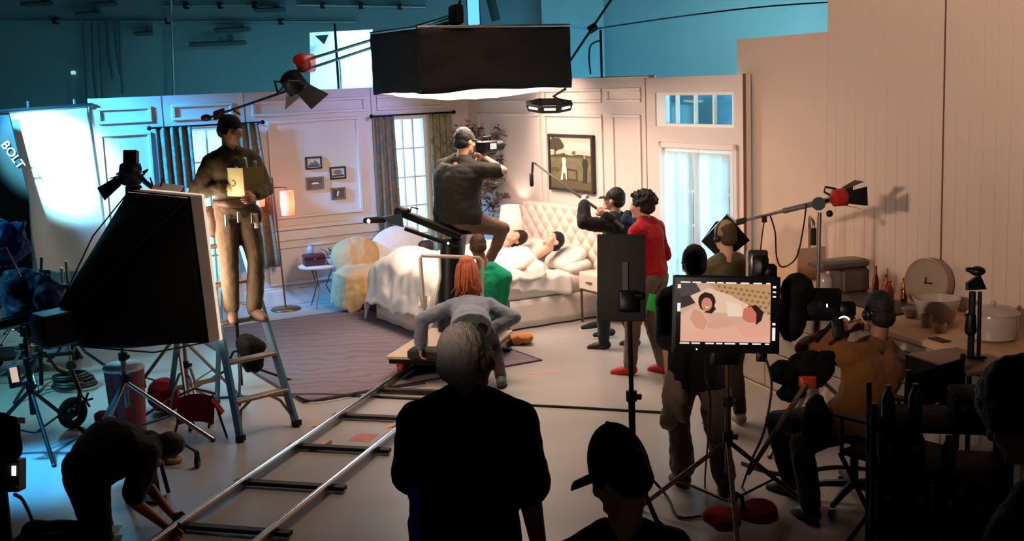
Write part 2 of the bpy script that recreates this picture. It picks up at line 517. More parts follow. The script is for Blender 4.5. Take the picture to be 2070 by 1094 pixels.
    def hands(s, mb, fing):
        k = s.k
        for d, sg in (('R', 1), ('L', -1)):
            w_ = s.wr[d]; f = s.hd[d]
            side = f.cross(s.D((sg, .15, .1))).normalized()       # across the palm, thumb side chosen below
            if side.dot(s.Y + s.Zd * .3) < 0: side = -side
            n_ = f.cross(side).normalized()
            if n_.dot(s.chest - w_) < 0: n_ = -n_
            mb.ell(w_ + f * .05 * k, .041 * k, .058 * k, .018 * k, side, f, n_)
            cu = radians(s.curl[d])
            for i, (o, L) in enumerate(((.03, .068), (.0105, .078), (-.0095, .073), (-.029, .058))):
                p0 = w_ + f * (.088 - .004 * abs(i - 1.3)) * k + side * o * k
                d1 = (f * cos(cu * .6) + n_ * sin(cu * .6)).normalized(); d2 = (f * cos(cu * 1.5) + n_ * sin(cu * 1.5)).normalized()
                p1 = p0 + d1 * L * .5 * k; p2 = p1 + d2 * L * .5 * k
                fing.rc(p0 - f * .015 * k, .0095 * k, p1, .0085 * k, 8); fing.rc(p1, .0085 * k, p2, .0072 * k, 8)
            t0 = w_ + f * .028 * k + side * .03 * k; t1 = t0 + (f * .6 + side * .65 + n_ * .25).normalized() * .038 * k
            t2 = t1 + (f * .85 + side * .15 + n_ * .4).normalized() * .032 * k
            mb.rc(t0, .013 * k, t1, .011 * k, 8); fing.rc(t1, .0105 * k, t2, .0085 * k, 8)

    def head(s, mb):
        k = s.hk; e = lambda x, y, z, a, b, c: mb.ell(s.H(x, y, z), a * k, b * k, c * k, s.hX, s.hY, s.hZ)
        r = lambda p, a, q, b: mb.rc(s.H(*p), a * k, s.H(*q), b * k, 10)
        e(0, -.012, .032, .076, .096, .088); e(0, .025, -.045, .058, .062, .068); e(0, .05, -.005, .058, .046, .078)
        r((0, .09, .018), .01, (0, .108, -.02), .015); r((-.03, .084, .03), .013, (.03, .084, .03), .013)
        r((-.016, .09, -.053), .009, (.016, .09, -.053), .009); e(0, .078, -.092, .024, .02, .02)
        for g in (-1, 1):
            e(g * .077, -.006, .0, .012, .021, .033); e(g * .045, .062, -.02, .024, .025, .026)
        mb.rc(s.chest + s.spine * .01 * s.k, .062 * s.k, s.H(0, -.025, -.06), .055 * k)

    def body(s, label, skin, cat='person', voxel=.012, belly=0, group=None, bare=False):
        mb = MB(); s.torso(mb, inf=-.004 if bare else -.032, belly=belly); s.arms(mb, 2, -.003); s.legs(mb, 2, -.014); s.feet(mb, -.004); s.head(mb)
        fing = MB(); s.hands(mb, fing)
        me = fuse(mb, voxel, 2, extra=fing); me.name = 'person'; me.materials.append(skin)
        o = bpy.data.objects.new('person', me); col.objects.link(o)
        q = s.base.copy(); me.transform(Matrix.Translation(-q)); o.location = q
        s.o = tag(o, label, cat, group)
        for g in (-1, 1):
            ey = MB(); ey.ell(s.H(g * .031, .086, .012), .012 * s.hk, .009 * s.hk, .008 * s.hk, s.hX, s.hY, s.hZ, 10, 6)
            eo = part('eye', ey, EYEW, o, 180); 
            pu = MB(); pu.ell(s.H(g * .031, .0925, .012), .006 * s.hk, .004 * s.hk, .006 * s.hk, s.hX, s.hY, s.hZ, 8, 5); part('iris', pu, EYED, eo, 180)
        return o

    def shirt(s, mat, sleeve=.6, inf=.016, t0=-.08, name='shirt', cuff=.008, belly=0, folds=.012, voxel=.013, label=None, flare=.0, t1=1.03, fs=9):
        mb = MB(); s.torso(mb, t0, t1, inf, flare, belly, True); s.arms(mb, sleeve, inf * .8, cuff)
        return part(name, fuse(mb, voxel, 2, folds, fs, len(bpy.data.objects)), mat, s.o, label=label)

    def pants(s, mat, upto=1.93, inf=.014, t1=.12, name='trousers', flare=.006, folds=.01, voxel=.013, label=None):
        mb = MB(); s.torso(mb, -.13, t1, inf); s.legs(mb, upto, inf, flare)
        return part(name, fuse(mb, voxel, 2, folds, 8, len(bpy.data.objects)), mat, s.o, label=label)

    def shoes(s, mat, sole=None, name='shoe', sides='RL'):
        for d in sides:
            mb = MB(); s.feet(mb, .008, d); so = part(name, fuse(mb, .011, 2), mat, s.o)
            t = s.toe[d]; a = s.an[d]; f = (t - s.Zd * t.dot(s.Zd)).normalized(); x = f.cross(s.Zd)
            sb = MB(); rings = []
            for z in (-.102, -.082):
                rings.append([a + s.Zd * z * s.k + f * (.062 + .142 * cos(2 * pi * i / 14)) * s.k + x * .05 * sin(2 * pi * i / 14) * s.k for i in range(14)])
            sb.loft(rings); part('sole', sb, sole or M('sole_dark', (30, 28, 27), .8), so)

    def hair_short(s, mat, up=.012, back=.012, amt=.014, curls=0, seed=1, low=-.03):
        mb = MB(); k = s.hk
        mb.ell(s.H(0, -.022 - back * .3, .042 + up * .5), (.079 + amt * .6) * k, (.095 + amt * .5) * k, (.086 + amt + up * .5) * k, s.hX, s.hY, s.hZ, 20, 14, .42, 1)
        mb.ell(s.H(0, -.045 - back, low + .03), (.074 + amt * .5) * k, (.068 + amt * .4) * k, (.07) * k, s.hX, s.hY, s.hZ, 16, 10)
        rnd = random.Random(seed)
        for i in range(curls):
            a = rnd.uniform(0, 2 * pi); z = rnd.uniform(-.25, 1); c = sqrt(max(0, 1 - z * z))
            x, y = cos(a) * c, sin(a) * c
            if y > .45 and z < .55: continue
            rr = rnd.uniform(.012, .024)
            mb.ell(s.H(x * (.085 + amt), -.02 + y * (.1 + amt), .045 + z * (.085 + amt)), rr * k, rr * k, rr * k, n=8, m_=5)
        return part('hair', fuse(mb, .008, 1, .004 if not curls else .006, 60, seed), mat, s.o)

    def cap(s, mat, brim=True, yaw=0, tall=.0, name='cap', low=.46):
        mb = MB(); k = s.hk; a = radians(yaw); fx = s.hX * cos(a) - s.hY * sin(a); fy = s.hY * cos(a) + s.hX * sin(a)
        c = s.H(0, -.012, .04)
        mb.ell(c, .086 * k, .106 * k, (.092 + tall) * k, fx, fy, s.hZ, 24, 12, low, 1)
        co = part(name, mb, mat, s.o, 60)
        if brim:
            bm_ = MB()
            def f(i, j):
                g = (i - .5) * 2; wdt = .074 * k * sqrt(max(0, 1 - (j * .62) ** 2.4))
                return c + fx * (g * wdt) + fy * ((.082 + j * .085 - .03 * g * g * (1 - j)) * k) + s.hZ * ((.006 - .02 * j - .016 * g * g) * k)
            bm_.sheet(f, 10, 6, .006); part('brim', bm_, mat, co, 60)
            bt = MB(); bt.ell(c + s.hZ * (.092 + tall) * k, .009, .009, .005, n=8, m_=4); part('button', bt, mat, co)
        return co

    def headphones(s, mat, up=.0, hi=None):
        k = s.hk; pts = []
        for i in range(15):
            a = pi * i / 14; pts.append(s.H(.094 * cos(a), -.008, .005 + up + .13 * sin(a)))
        r = part('headphones', MB().tube(pts, .008 * k, 8), mat, s.o)
        for g in (-1, 1):
            c = MB(); c.lathe(s.H(g * .072, -.006, .0), [(.03 * k, 0), (.036 * k, .008 * k), (.036 * k, .022 * k), (.028 * k, .03 * k)], 16, s.hX * g); cu = part('ear_cup', c, mat, r)
            if hi:
                c = MB(); c.ell(s.H(g * .104, -.006, .0), .004 * k, .009 * k, .009 * k, s.hX, s.hY, s.hZ, 8, 5); part('cup_badge', c, hi, cu)
        return r


# ------------------------------------------------------------------ the setting
def floor_mat():
    mt = bpy.data.materials.new('studio_floor'); mt.use_nodes = True; nt = mt.node_tree; b = nt.nodes['Principled BSDF']
    tc = nt.nodes.new('ShaderNodeTexCoord'); n = nt.nodes.new('ShaderNodeTexNoise'); n.inputs['Scale'].default_value = .8; n.inputs['Detail'].default_value = 8
    r = nt.nodes.new('ShaderNodeValToRGB'); r.color_ramp.elements[0].position = .3; r.color_ramp.elements[1].position = .75
    r.color_ramp.elements[0].color = (*lin((140, 134, 130)), 1); r.color_ramp.elements[1].color = (*lin((164, 157, 152)), 1)
    n2 = nt.nodes.new('ShaderNodeTexNoise'); n2.inputs['Scale'].default_value = 2; n2.inputs['Detail'].default_value = 2
    rr = nt.nodes.new('ShaderNodeMapRange'); rr.inputs[1].default_value = .3; rr.inputs[2].default_value = .7; rr.inputs[3].default_value = .34; rr.inputs[4].default_value = .42
    nt.links.new(tc.outputs['Object'], n.inputs[0]); nt.links.new(tc.outputs['Object'], n2.inputs[0]); nt.links.new(n.outputs['Fac'], r.inputs[0]); nt.links.new(r.outputs[0], b.inputs['Base Color'])
    nt.links.new(n2.outputs['Fac'], rr.inputs[0]); nt.links.new(rr.outputs[0], b.inputs['Roughness']); b.inputs['Specular IOR Level'].default_value = .35
    return mt


fl = solo('floor', MB().box((0, 9, -.05), 30, 26, .1), floor_mat(), kind='structure', label='pale grey painted studio floor with a dull sheen')
TEAL = M('studio_paint', (96, 120, 126), .75, 0, (3, .15), .10, .7)
solo('wall_back', MB().box((0, 20.1, 3.4), 30, .2, 7), TEAL, kind='structure', label='tall dark teal studio wall behind the set')
solo('wall_left_studio', MB().box((-9.1, 9, 3.4), .2, 26, 7), TEAL, kind='structure', label='dark studio wall beyond the equipment')
solo('wall_right_studio', MB().box((9.1, 9, 3.4), .2, 26, 7), TEAL, kind='structure', label='dark studio wall behind the kitchen set')
solo('ceiling', MB().box((0, 9, 7), 30, 26, .2), M('studio_ceiling', (30, 34, 36), .9, var=.1), kind='structure', label='high dark studio ceiling')

WALLM = M('set_wall_paint', (214, 198, 190), .6, 0, (40, .06), .03, 1.5)
TRIMM = M('set_trim_paint', (220, 205, 197), .5, 0, (30, .04), .02, 2)
HWALL = 2.70
T = .09
# left wall with two tall windows, right wall with french doors and a transom
W1 = (3.31, 3.88); W2 = (.63, 1.17); WZ = (.30, 2.31)
mb = MB()
for v0, v1 in ((0, W2[0]), (W2[1], W1[0]), (W1[1], 4.93)): mb.rbox(-T, 0, v0, v1, 0, HWALL)
for a in (W1, W2): mb.rbox(-T, 0, a[0], a[1], 0, WZ[0]); mb.rbox(-T, 0, a[0], a[1], WZ[1], HWALL)
wl = solo('wall_left', mb, WALLM, kind='structure', label='cream panelled bedroom set wall with two tall windows')
D0, D1, DZ = 4.33, 5.45, 1.97; TR = (4.20, 5.44, 2.19, 2.54)
mb = MB(); mb.rbox(-T, TR[0], -T, 0, 0, HWALL); mb.rbox(TR[0], D1, -T, 0, DZ, TR[2]); mb.rbox(TR[0], D0, -T, 0, 0, DZ)
mb.rbox(TR[0], D1, -T, 0, TR[3], HWALL); mb.rbox(D1, 5.59, -T, 0, 0, HWALL)
wr = solo('wall_right', mb, WALLM, kind='structure', label='cream panelled bedroom set wall with french doors and transom')


def frame_mould(wall, side, a0, a1, z0, z1, w_=.035, d=.022):
    """picture-frame moulding on a set wall; side L uses v, side R uses u"""
    mb = MB()
    bx = (lambda p, q, r, t: mb.rbox(0, d, p, q, r, t, .006)) if side == 'L' else (lambda p, q, r, t: mb.rbox(p, q, 0, d, r, t, .006))
    bx(a0, a1, z0, z0 + w_); bx(a0, a1, z1 - w_, z1); bx(a0, a0 + w_, z0 + w_, z1 - w_); bx(a1 - w_, a1, z0 + w_, z1 - w_)
    part('panel_moulding', mb, TRIMM, wall)


for a0, a1 in ((4.24, 4.86), (3.26, 4.0), (1.5, 3.02), (.42, 1.34)): frame_mould(wl, 'L', a0, a1, 2.40, 2.59)
frame_mould(wl, 'L', 4.27, 4.86, 1.10, 2.29); frame_mould(wl, 'L', 1.62, 2.84, 1.10, 2.34)
frame_mould(wl, 'L', 4.27, 4.86, .26, .76); frame_mould(wl, 'L', 1.50, 2.94, .26, .76)
for v0, v1 in ((W2[1] + .02, W1[0] - .02), (W1[1] + .02, 4.93), (0, W2[0] - .02)):
    mb = MB(); mb.rbox(0, .02, v0, v1, .82, .95, .006); mb.rbox(0, .042, v0, v1, .95, 1.01, .012); part('chair_rail', mb, TRIMM, wl)
    mb = MB(); mb.rbox(0, .02, v0, v1, 0, .20, .004); mb.rbox(0, .012, v0, v1, .20, .235, .005); part('baseboard', mb, TRIMM, wl)
for v in (4.11, 3.11, 1.42):
    part('flat_seam', MB().rbox(-.002, .003, v - .004, v + .004, 1.02 if v != 4.11 else 0, HWALL), M('seam_dark', (110, 98, 92), .9), wl)  # joint line between flats, darker than the wall paint
for a0, a1 in ((3.32, 3.96), (1.98, 3.22), (.3, 1.88)): frame_mould(wr, 'R', a0, a1, 2.44, 2.60)
for a0, a1 in ((3.41, 3.95), (1.98, 3.22), (.3, 1.88)): frame_mould(wr, 'R', a0, a1, 1.12, 2.31)
for a0, a1 in ((3.41, 3.95), (.3, 1.5)): frame_mould(wr, 'R', a0, a1, .28, .78)
for u0, u1 in ((0, D0 - .06),):
    mb = MB(); mb.rbox(u0, u1, 0, .02, .82, .95, .006); mb.rbox(u0, u1, 0, .042, .95, 1.01, .012); part('chair_rail', mb, TRIMM, wr)
    mb = MB(); mb.rbox(u0, u1, 0, .02, 0, .20, .004); part('baseboard', mb, TRIMM, wr)
part('flat_seam', MB().rbox(4.03, 4.04, -.002, .004, 0, HWALL), M('seam_dark', (110, 98, 92), .9), wr)
part('end_return', MB().rbox(5.585, 5.592, -.03, .004, 0, HWALL + .01), M('raw_ply', (120, 84, 66), .8, var=.15), wr)
part('top_cap', MB().rbox(-T, 4.1, -T - .01, .012, HWALL, HWALL + .025, .008), TRIMM, wr)

WHITEP = M('white_gloss_paint', (232, 230, 226), .35)
GLASS = glassy('window_glass')


def sash(nm, label, a, z0, z1, side, cols, rows, th=.045):
    """glazed frame with bars; each pane its own piece"""
    cen = RM(-T / 2, (a[0] + a[1]) / 2, z0) if side == 'L' else RM((a[0] + a[1]) / 2, -T / 2, z0)
    r = thing(nm, label, None, cen); tag(r, kind='structure')
    d0, d1 = -T + .015, -.015
    def bx(mb, p, q, r_, t, dd0=d0, dd1=d1): return mb.rbox(dd0, dd1, p, q, r_, t) if side == 'L' else mb.rbox(p, q, dd0, dd1, r_, t)
    mb = MB(); bx(mb, a[0], a[1], z0, z0 + th); bx(mb, a[0], a[1], z1 - th, z1); bx(mb, a[0], a[0] + th, z0 + th, z1 - th); bx(mb, a[1] - th, a[1], z0 + th, z1 - th)
    part('window_frame', mb, WHITEP, r)
    A0, A1, Z0, Z1 = a[0] + th, a[1] - th, z0 + th, z1 - th
    for i in range(1, cols):
        x = A0 + (A1 - A0) * i / cols; part('glazing_bar', bx(MB(), x - .011, x + .011, Z0, Z1, d0 + .01, d1 - .01), WHITEP, r)
    for j in range(1, rows):
        z = Z0 + (Z1 - Z0) * j / rows; part('glazing_bar', bx(MB(), A0, A1, z - .011, z + .011, d0 + .012, d1 - .012), WHITEP, r)
    for i in range(cols):
        for j in range(rows):
            part('pane', bx(MB(), A0 + (A1 - A0) * i / cols, A0 + (A1 - A0) * (i + 1) / cols, Z0 + (Z1 - Z0) * j / rows, Z0 + (Z1 - Z0) * (j + 1) / rows, -T / 2 - .002, -T / 2 + .002), GLASS, r)
    return r


sash('window_1', 'tall glazed window behind the person on the ladder', W1, *WZ, 'L', 2, 5)
sash('window_2', 'tall glazed window between the brown curtains', W2, *WZ, 'L', 3, 5)
wtr = sash('window_3', 'horizontal transom window of four panes above french doors', TR[:2], TR[2], TR[3], 'R', 4, 1, .03)
part('side_board', MB().rbox(TR[0] + .02, TR[0] + .17, -.06, -.01, TR[2] + .03, TR[3] - .03), M('pale_board', (226, 232, 236), .6), wtr)
dm = (D0 + D1) / 2
for i, (a0, a1) in enumerate(((D0, dm - .004), (dm + .004, D1))):
    dr = sash('door_%d' % (i + 1), ('left' if i == 0 else 'right') + ' leaf of the white glazed french doors under transom', (a0, a1), .02, DZ, 'R', 2, 5, .085)
    hx = a1 - .04 if i == 0 else a0 + .04
    hb = MB(); hb.cyl(RM(hx, -.015, .98), RM(hx, .045, .98), .01); hb.cyl(RM(hx, .045, .98), RM(hx + (-.09 if i == 0 else .09), .045, .98), .009); part('door_handle', hb, M('brass', (170, 130, 70), .3, 1), dr)
for k, (u0, u1, z0, z1) in enumerate(((D0 - .06, D0, 0, DZ + .06), (D1, D1 + .06, 0, DZ + .06), (D0 - .06, D1 + .06, DZ, DZ + .06))):
    solo('trim_%d' % (k + 1), MB().rbox(u0, u1, 0, .025, z0, z1, .006), TRIMM, kind='structure', label='painted casing strip around the french doors')

# backing screens outside the windows, lit by the lights that stand there
BACKM = M('backing_white', (225, 232, 235), .9)
SHD = sheer('sheer_door', (236, 242, 246), .62, .42)
SHM = sheer('sheer_white', (240, 244, 246), .62, .05)


def drape(name, label, side, a0, a1, z0, z1, off, folds, mat, amp=.035, flare=0, cat='curtain', group=None, lean=0, gather=0):
    mb = MB()
    def f(i, j):
        z = z1 + (z0 - z1) * j
        a = a0 + (a1 - a0) * i + ((i - .5) * flare + lean) * j
        if gather: a = (a0 + a1) / 2 + (a - (a0 + a1) / 2) * (1 - gather * sin(pi * j) ** 2)
        dd = off + amp * sin(2 * pi * folds * i + .6 * sin(3 * j)) * (.65 + .5 * j) + .008 * noise.noise(Vector((i * 9, j * 6, a0)))
        return RM(dd, a, z) if side == 'L' else RM(a, dd, z)
    mb.sheet(f, int(folds * 12), 16, .004)
    return solo(name, mb, mat, label, cat, group, smooth=180)


for i, (a, tx) in enumerate(((W1, 'behind the person on the ladder'), (W2, 'behind the white lounge chair'))):
    drape('sheer_curtain', 'thin white sheer hanging in the window ' + tx, 'L', a[0] + .02, a[1] - .02, WZ[0] + .03, WZ[1] - .02, -T - .05, 6, SHM, .018, group='white sheers in the windows')
for i, (a, tx) in enumerate((((D0 + .07, dm - .07), 'left'), ((dm + .07, D1 - .07), 'right'))):
    drape('sheer_curtain', 'gathered white sheer over the %s french door' % tx, 'R', a[0] - .06, a[1] + .06, .10, DZ - .03, .05, 5, SHD, .016, group='white sheers in the windows')
drape('backing_cloth', 'pale backing cloth hung outside the left bedroom window', 'L', W1[0] - .5, W1[1] + .5, 0, 2.5, -1.6, 4, BACKM, .03, cat='cloth')
drape('backing_cloth', 'pale backing cloth hung outside the middle bedroom window', 'L', W2[0] - .45, W2[1] + .5, 0, 2.5, -1.6, 4, BACKM, .03, cat='cloth')
drape('backing_cloth', 'pale backing cloth hung outside the french doors', 'R', D0 - .4, D1 + .6, 0, 2.1, -1.6, 4, BACKM, .03, cat='cloth')


# patterned curtains
def curtain_mat(name, c1, c2, c3):
    mt = bpy.data.materials.new(name); mt.use_nodes = True; nt = mt.node_tree; b = nt.nodes['Principled BSDF']; b.inputs['Roughness'].default_value = .8
    tc = nt.nodes.new('ShaderNodeTexCoord'); v = nt.nodes.new('ShaderNodeTexVoronoi'); v.inputs['Scale'].default_value = 14; n = nt.nodes.new('ShaderNodeTexNoise'); n.inputs['Scale'].default_value = 11; n.inputs['Detail'].default_value = 6
    r = nt.nodes.new('ShaderNodeValToRGB'); e = r.color_ramp.elements; e[0].position = .38; e[0].color = (*lin(c1), 1); e[1].position = .68; e[1].color = (*lin(c3), 1); x = e.new(.52); x.color = (*lin(c2), 1)
    mx = nt.nodes.new('ShaderNodeMath'); mx.operation = 'MULTIPLY_ADD'; mx.inputs[1].default_value = .25
    nt.links.new(tc.outputs['Object'], v.inputs[0]); nt.links.new(tc.outputs['Object'], n.inputs[0])
    nt.links.new(v.outputs['Distance'], mx.inputs[0]); nt.links.new(n.outputs['Fac'], mx.inputs[2]); nt.links.new(mx.outputs[0], r.inputs[0]); nt.links.new(r.outputs[0], b.inputs['Base Color'])
    return mt


CUR = curtain_mat('curtain_brown', (92, 66, 46), (140, 104, 74), (96, 98, 84)); CUR2 = curtain_mat('curtain_olive', (84, 84, 60), (116, 112, 84), (150, 140, 112)); CURT = curtain_mat('curtain_teal', (60, 92, 100), (98, 128, 130), (120, 100, 78))
drape('curtain', 'teal and brown patterned curtain left of the ladder', 'L', 3.80, 4.22, .5, 2.33, .09, 4, CURT, .035, .02, group='patterned curtains')
drape('curtain', 'patterned curtain hanging behind the ladder person box, flaring towards its hem', 'L', 2.98, 3.27, .52, 2.33, .09, 3, CUR, .035, .16, group='patterned curtains', lean=-.08)
drape('curtain', 'brown patterned curtain left of the middle window', 'L', 1.14, 1.40, .5, 2.33, .08, 3, CUR, .03, .06, group='patterned curtains')
drape('curtain', 'olive patterned curtain behind the seated camera operator', 'L', .30, .62, .3, 2.33, .08, 3.5, CUR2, .03, .02, group='patterned curtains')
IRON = M('dark_iron', (28, 26, 26), .45, .8)
for a0, a1, tx in ((2.92, 4.30, 'over the left window'), (.26, 1.46, 'over the middle window')):
    r = thing('curtain_rod', 'dark metal curtain rod ' + tx, 'curtain rod', RM(.09, (a0 + a1) / 2, 2.33), 'curtain rods')
    part('rod', MB().cyl(RM(.09, a0, 2.33), RM(.09, a1, 2.33), .012), IRON, r)
    for a in (a0, a1): part('finial', MB().ell(RM(.09, a, 2.33), .028, .028, .028), IRON, r)
    for a in (a0 + .1, a1 - .1): part('bracket', MB().cyl(RM(0, a, 2.33), RM(.09, a, 2.33), .008), IRON, r)

# ------------------------------------------------------------------ kitchen set
KW = .87
KWM = M('kitchen_wall_paint', (206, 180, 160), .6, 0, (30, .05), .03, 2)
mbk = MB(); mbk.kbox(-1.67, -.1, KW, KW + .08, 0, 3.04)
kw1 = solo('wall_kitchen', mbk, KWM, kind='structure', label='plain cream kitchen flat next to the bedroom wall')
kw2 = solo('wall_kitchen_boards', MB().kbox(-.1, 4.2, KW + .012, KW + .08, 0, 4.0), M('board_backing', (120, 96, 80), .8), kind='structure', label='tall kitchen wall of vertical painted boards')
bw = .14
bme = None
for i in range(30):
    e0 = -.1 + i * bw
    if bme is None:
        bo = part('board', MB().kbox(e0 + .002, e0 + bw - .002, KW, KW + .014, 0, 4.0, .003), KWM, kw2); bme = bo.data
    else:
        o = bpy.data.objects.new('board', bme); col.objects.link(o); o.parent = kw2; o.location = KE * (i * bw)
solo('trim_4', MB().kbox(1.435, 1.447, KW - .006, KW, .92, 4.0), M('seam_brown', (96, 66, 50), .8), kind='structure', label='dark joint line between two kitchen wall boards')

CABM = M('cabinet_cream', (206, 186, 166), .45, 0, (20, .03), .03, 2); TOPM = M('butcher_block', (196, 156, 122), .45, 0, (18, .05), .12, 5)
DARKM = M('dark_metal', (26, 26, 28), .4, .7)
e0 = -1.15; cabs = [(-1.15, -.45), (-.45, .3), (.3, 1.05), (1.05, 1.8), (1.8, 2.55), (2.55, 3.3), (3.3, 4.1)]
ctxt = ['far end base cabinet behind the monitor stand', 'cream base cabinet behind the black camera rig', 'cream base cabinet left of the seated person', 'cream base cabinet in front of the seated person', 'cream base cabinet below the glass bowls', 'cream base cabinet below the glass cake stand', 'near end base cabinet at the right edge']
for (a, b), tx in zip(cabs, ctxt):
    r = thing('base_cabinet', tx, 'cabinet', KP((a + b) / 2, .4, 0), 'kitchen base cabinets')
    part('body', MB().kbox(a, b, .04, KW, .10, .88), CABM, r); part('plinth', MB().kbox(a, b, .0, KW, 0, .10), CABM, r)
    for z0, z1 in ((.12, .42), (.43, .68), (.69, .865)):
        d = part('drawer', MB().kbox(a + .006, b - .006, .018, .04, z0, z1, .004), CABM, r)
        part('handle', MB().kbox((a + b) / 2 - .06, (a + b) / 2 + .06, .0, .012, (z0 + z1) / 2 + .02, (z0 + z1) / 2 + .03, .003), DARKM, d)
solo('worktop', MB().kbox(-1.17, 4.12, -.01, KW - .002, .88, .92, .006), TOPM, 'pale wooden worktop along the kitchen wall', 'worktop')


# ------------------------------------------------------------------ bedroom furniture
# rug with a faint swirling weave
rm = bpy.data.materials.new('rug_weave'); rm.use_nodes = True
nt = rm.node_tree; b = nt.nodes['Principled BSDF']; b.inputs['Roughness'].default_value = .95; b.inputs['Specular IOR Level'].default_value = .1
tc = nt.nodes.new('ShaderNodeTexCoord'); wv = nt.nodes.new('ShaderNodeTexWave'); wv.wave_type = 'RINGS'; wv.inputs['Scale'].default_value = 1.6; wv.inputs['Distortion'].default_value = 9; wv.inputs['Detail'].default_value = 2; wv.inputs['Detail Scale'].default_value = 1.2
rr = nt.nodes.new('ShaderNodeValToRGB'); rr.color_ramp.elements[0].color = (*lin((118, 103, 112)), 1); rr.color_ramp.elements[1].color = (*lin((128, 113, 121)), 1); rr.color_ramp.elements[0].position = .05; rr.color_ramp.elements[1].position = .45
nt.links.new(tc.outputs['Object'], wv.inputs[0]); nt.links.new(wv.outputs['Fac'], rr.inputs[0]); nt.links.new(rr.outputs[0], b.inputs['Base Color'])
rug = thing('area_rug', 'large mauve grey rug with a faint swirling pattern in front of the bed', 'rug', RM(2.8, 3.0, 0))
part('pile', MB().rbox(.95, 4.66, 1.80, 4.26, .0, .012, .004), rm, rug)
RB = fabric('rug_binding', (62, 52, 60))
for q in ((.94, .965, 1.79, 4.27), (4.645, 4.67, 1.79, 4.27), (.94, 4.67, 1.79, 1.815), (.94, 4.67, 4.245, 4.27)): part('binding', MB().rbox(*q, .0, .015, .004), RB, rug)

# bed
BU0, BU1, BV0, BV1 = 1.66, 3.27, .12, 2.2
LINEN = fabric('white_linen', (236, 226, 216), .9, .03, 14, .25); SKIRT = fabric('bed_skirt', (226, 210, 200), .9, .03, 10, .2)
bed = thing('bed', 'white upholstered double bed with tall tufted headboard', 'bed', RM(2.57, 1.2, 0))
part('base', MB().rbox(BU0 + .02, BU1 - .02, BV0, BV1 - .02, .04, .30), SKIRT, bed)
part('mattress', MB().rbox(BU0, BU1, BV0, BV1, .30, .54, .05), LINEN, bed, 60)
mb = MB()
def skirtf(i, j):
    per = [(BU0, BV0), (BU0, BV1), (BU1, BV1), (BU1, BV0)]; L = [2.08, 1.62, 2.08]; d = i * sum(L); k = 0
    while k < 2 and d > L[k]: d -= L[k]; k += 1
    f = d / L[k]; a, b_ = per[k], per[k + 1]; o = .012 + .012 * sin(i * 90) * (1 - j * .2) * j
    nu, nv = ((-1, 0), (0, 1), (1, 0))[k]
    return RM(a[0] + (b_[0] - a[0]) * f + nu * o, a[1] + (b_[1] - a[1]) * f + nv * o, .33 - .31 * j)
mb.sheet(skirtf, 150, 4, .004); part('bed_skirt', mb, SKIRT, bed, 180)
# tufted headboard: pillowy cells with a button at each crossing
HB = M('headboard_leather', (232, 214, 200), .5, 0, (50, .05), .03, 4)
HU0, HU1, HZ0, HZ1, HD = 1.58, 3.34, .2, 1.23, .10
cu, cz = .11, .11
def tuft(u, z):
    a = (u - HU0) / cu; b_ = (z - HZ1) / cz
    p, q = (a + b_) , (a - b_)
    return (abs(sin(pi * p / 2)) * abs(sin(pi * q / 2))) ** .55
mb = MB(); mb.sheet(lambda i, j: RM(HU0 + (HU1 - HU0) * i, HD + .045 * tuft(HU0 + (HU1 - HU0) * i, HZ1 + (HZ0 - HZ1) * j) - .05 * (max(0, abs(i - .5) * 2 - .97) / .03), HZ1 + (HZ0 - HZ1) * j), 96, 54, .02)
mb.rbox(HU0, HU1, .005, HD, HZ0, HZ1, .02)
hb = part('headboard', mb, HB, bed, 180)
bt = None
for j in range(8):
    for i in range(17):
        if (i + j) % 2: continue
        u, z = HU0 + cu * i, HZ1 - cz * j
        if not (HU0 + .05 < u < HU1 - .05 and HZ0 + .25 < z < HZ1 - .03): continue
        if bt is None:
            bt = part('button', MB().ell(RM(u, HD + .012, z), .013, .013, .013, n=8, m_=5), HB, hb); b0 = Vector((u, 0, z)); bt_me = bt.data
        else:
            o = bpy.data.objects.new('button', bt_me); col.objects.link(o); o.parent = hb; o.location = UD * (u - b0.x) + ZD * (z - b0.z)


def pillow(label, c, X, Y, Z, sx, sy, sz, mat, group='pillows on the bed', cat='pillow', name='pillow'):
    mb = MB()
    X, Y, Z = vec(X).normalized(), vec(Y).normalized(), vec(Z).normalized(); rings = []
    n = 28
    for j in range(11):
        t = -1 + 2 * j / 10; h = sz * (1 - abs(t) ** 3) ** .7 * (1 if j not in (0, 10) else 0) + .004
        h = sz * t
        g = sqrt(max(0, 1 - t * t)) ** .55 if abs(t) < 1 else .25
        rings.append([vec(c) + X * (sx * max(g, .25) * math.copysign(abs(cos(2 * pi * i / n)) ** .5, cos(2 * pi * i / n))) + Y * (sy * max(g, .25) * math.copysign(abs(sin(2 * pi * i / n)) ** .5, sin(2 * pi * i / n))) + Z * h for i in range(n)])
    mb.loft(rings)
    return solo(name, fuse(mb, .02, 6, .015, 7, hash(label) % 9), mat, label, cat, group)


tz = rdir(0, .55, 1); ty = rdir(0, 1, -.55)
pillow('white pillow under the head of the man in bed', RM(2.92, .36, .68), UD, ty, tz, .28, .20, .085, LINEN)
pillow('white pillow under the head of the woman in bed', RM(2.12, .36, .68), UD, ty, tz, .27, .20, .085, LINEN)
pillow('flat white pillow on the near edge of the bed beside the nightstand', RM(3.08, .36, .60), UD, rdir(0, 1, -.15), rdir(0, .15, 1), .19, .17, .075, LINEN)

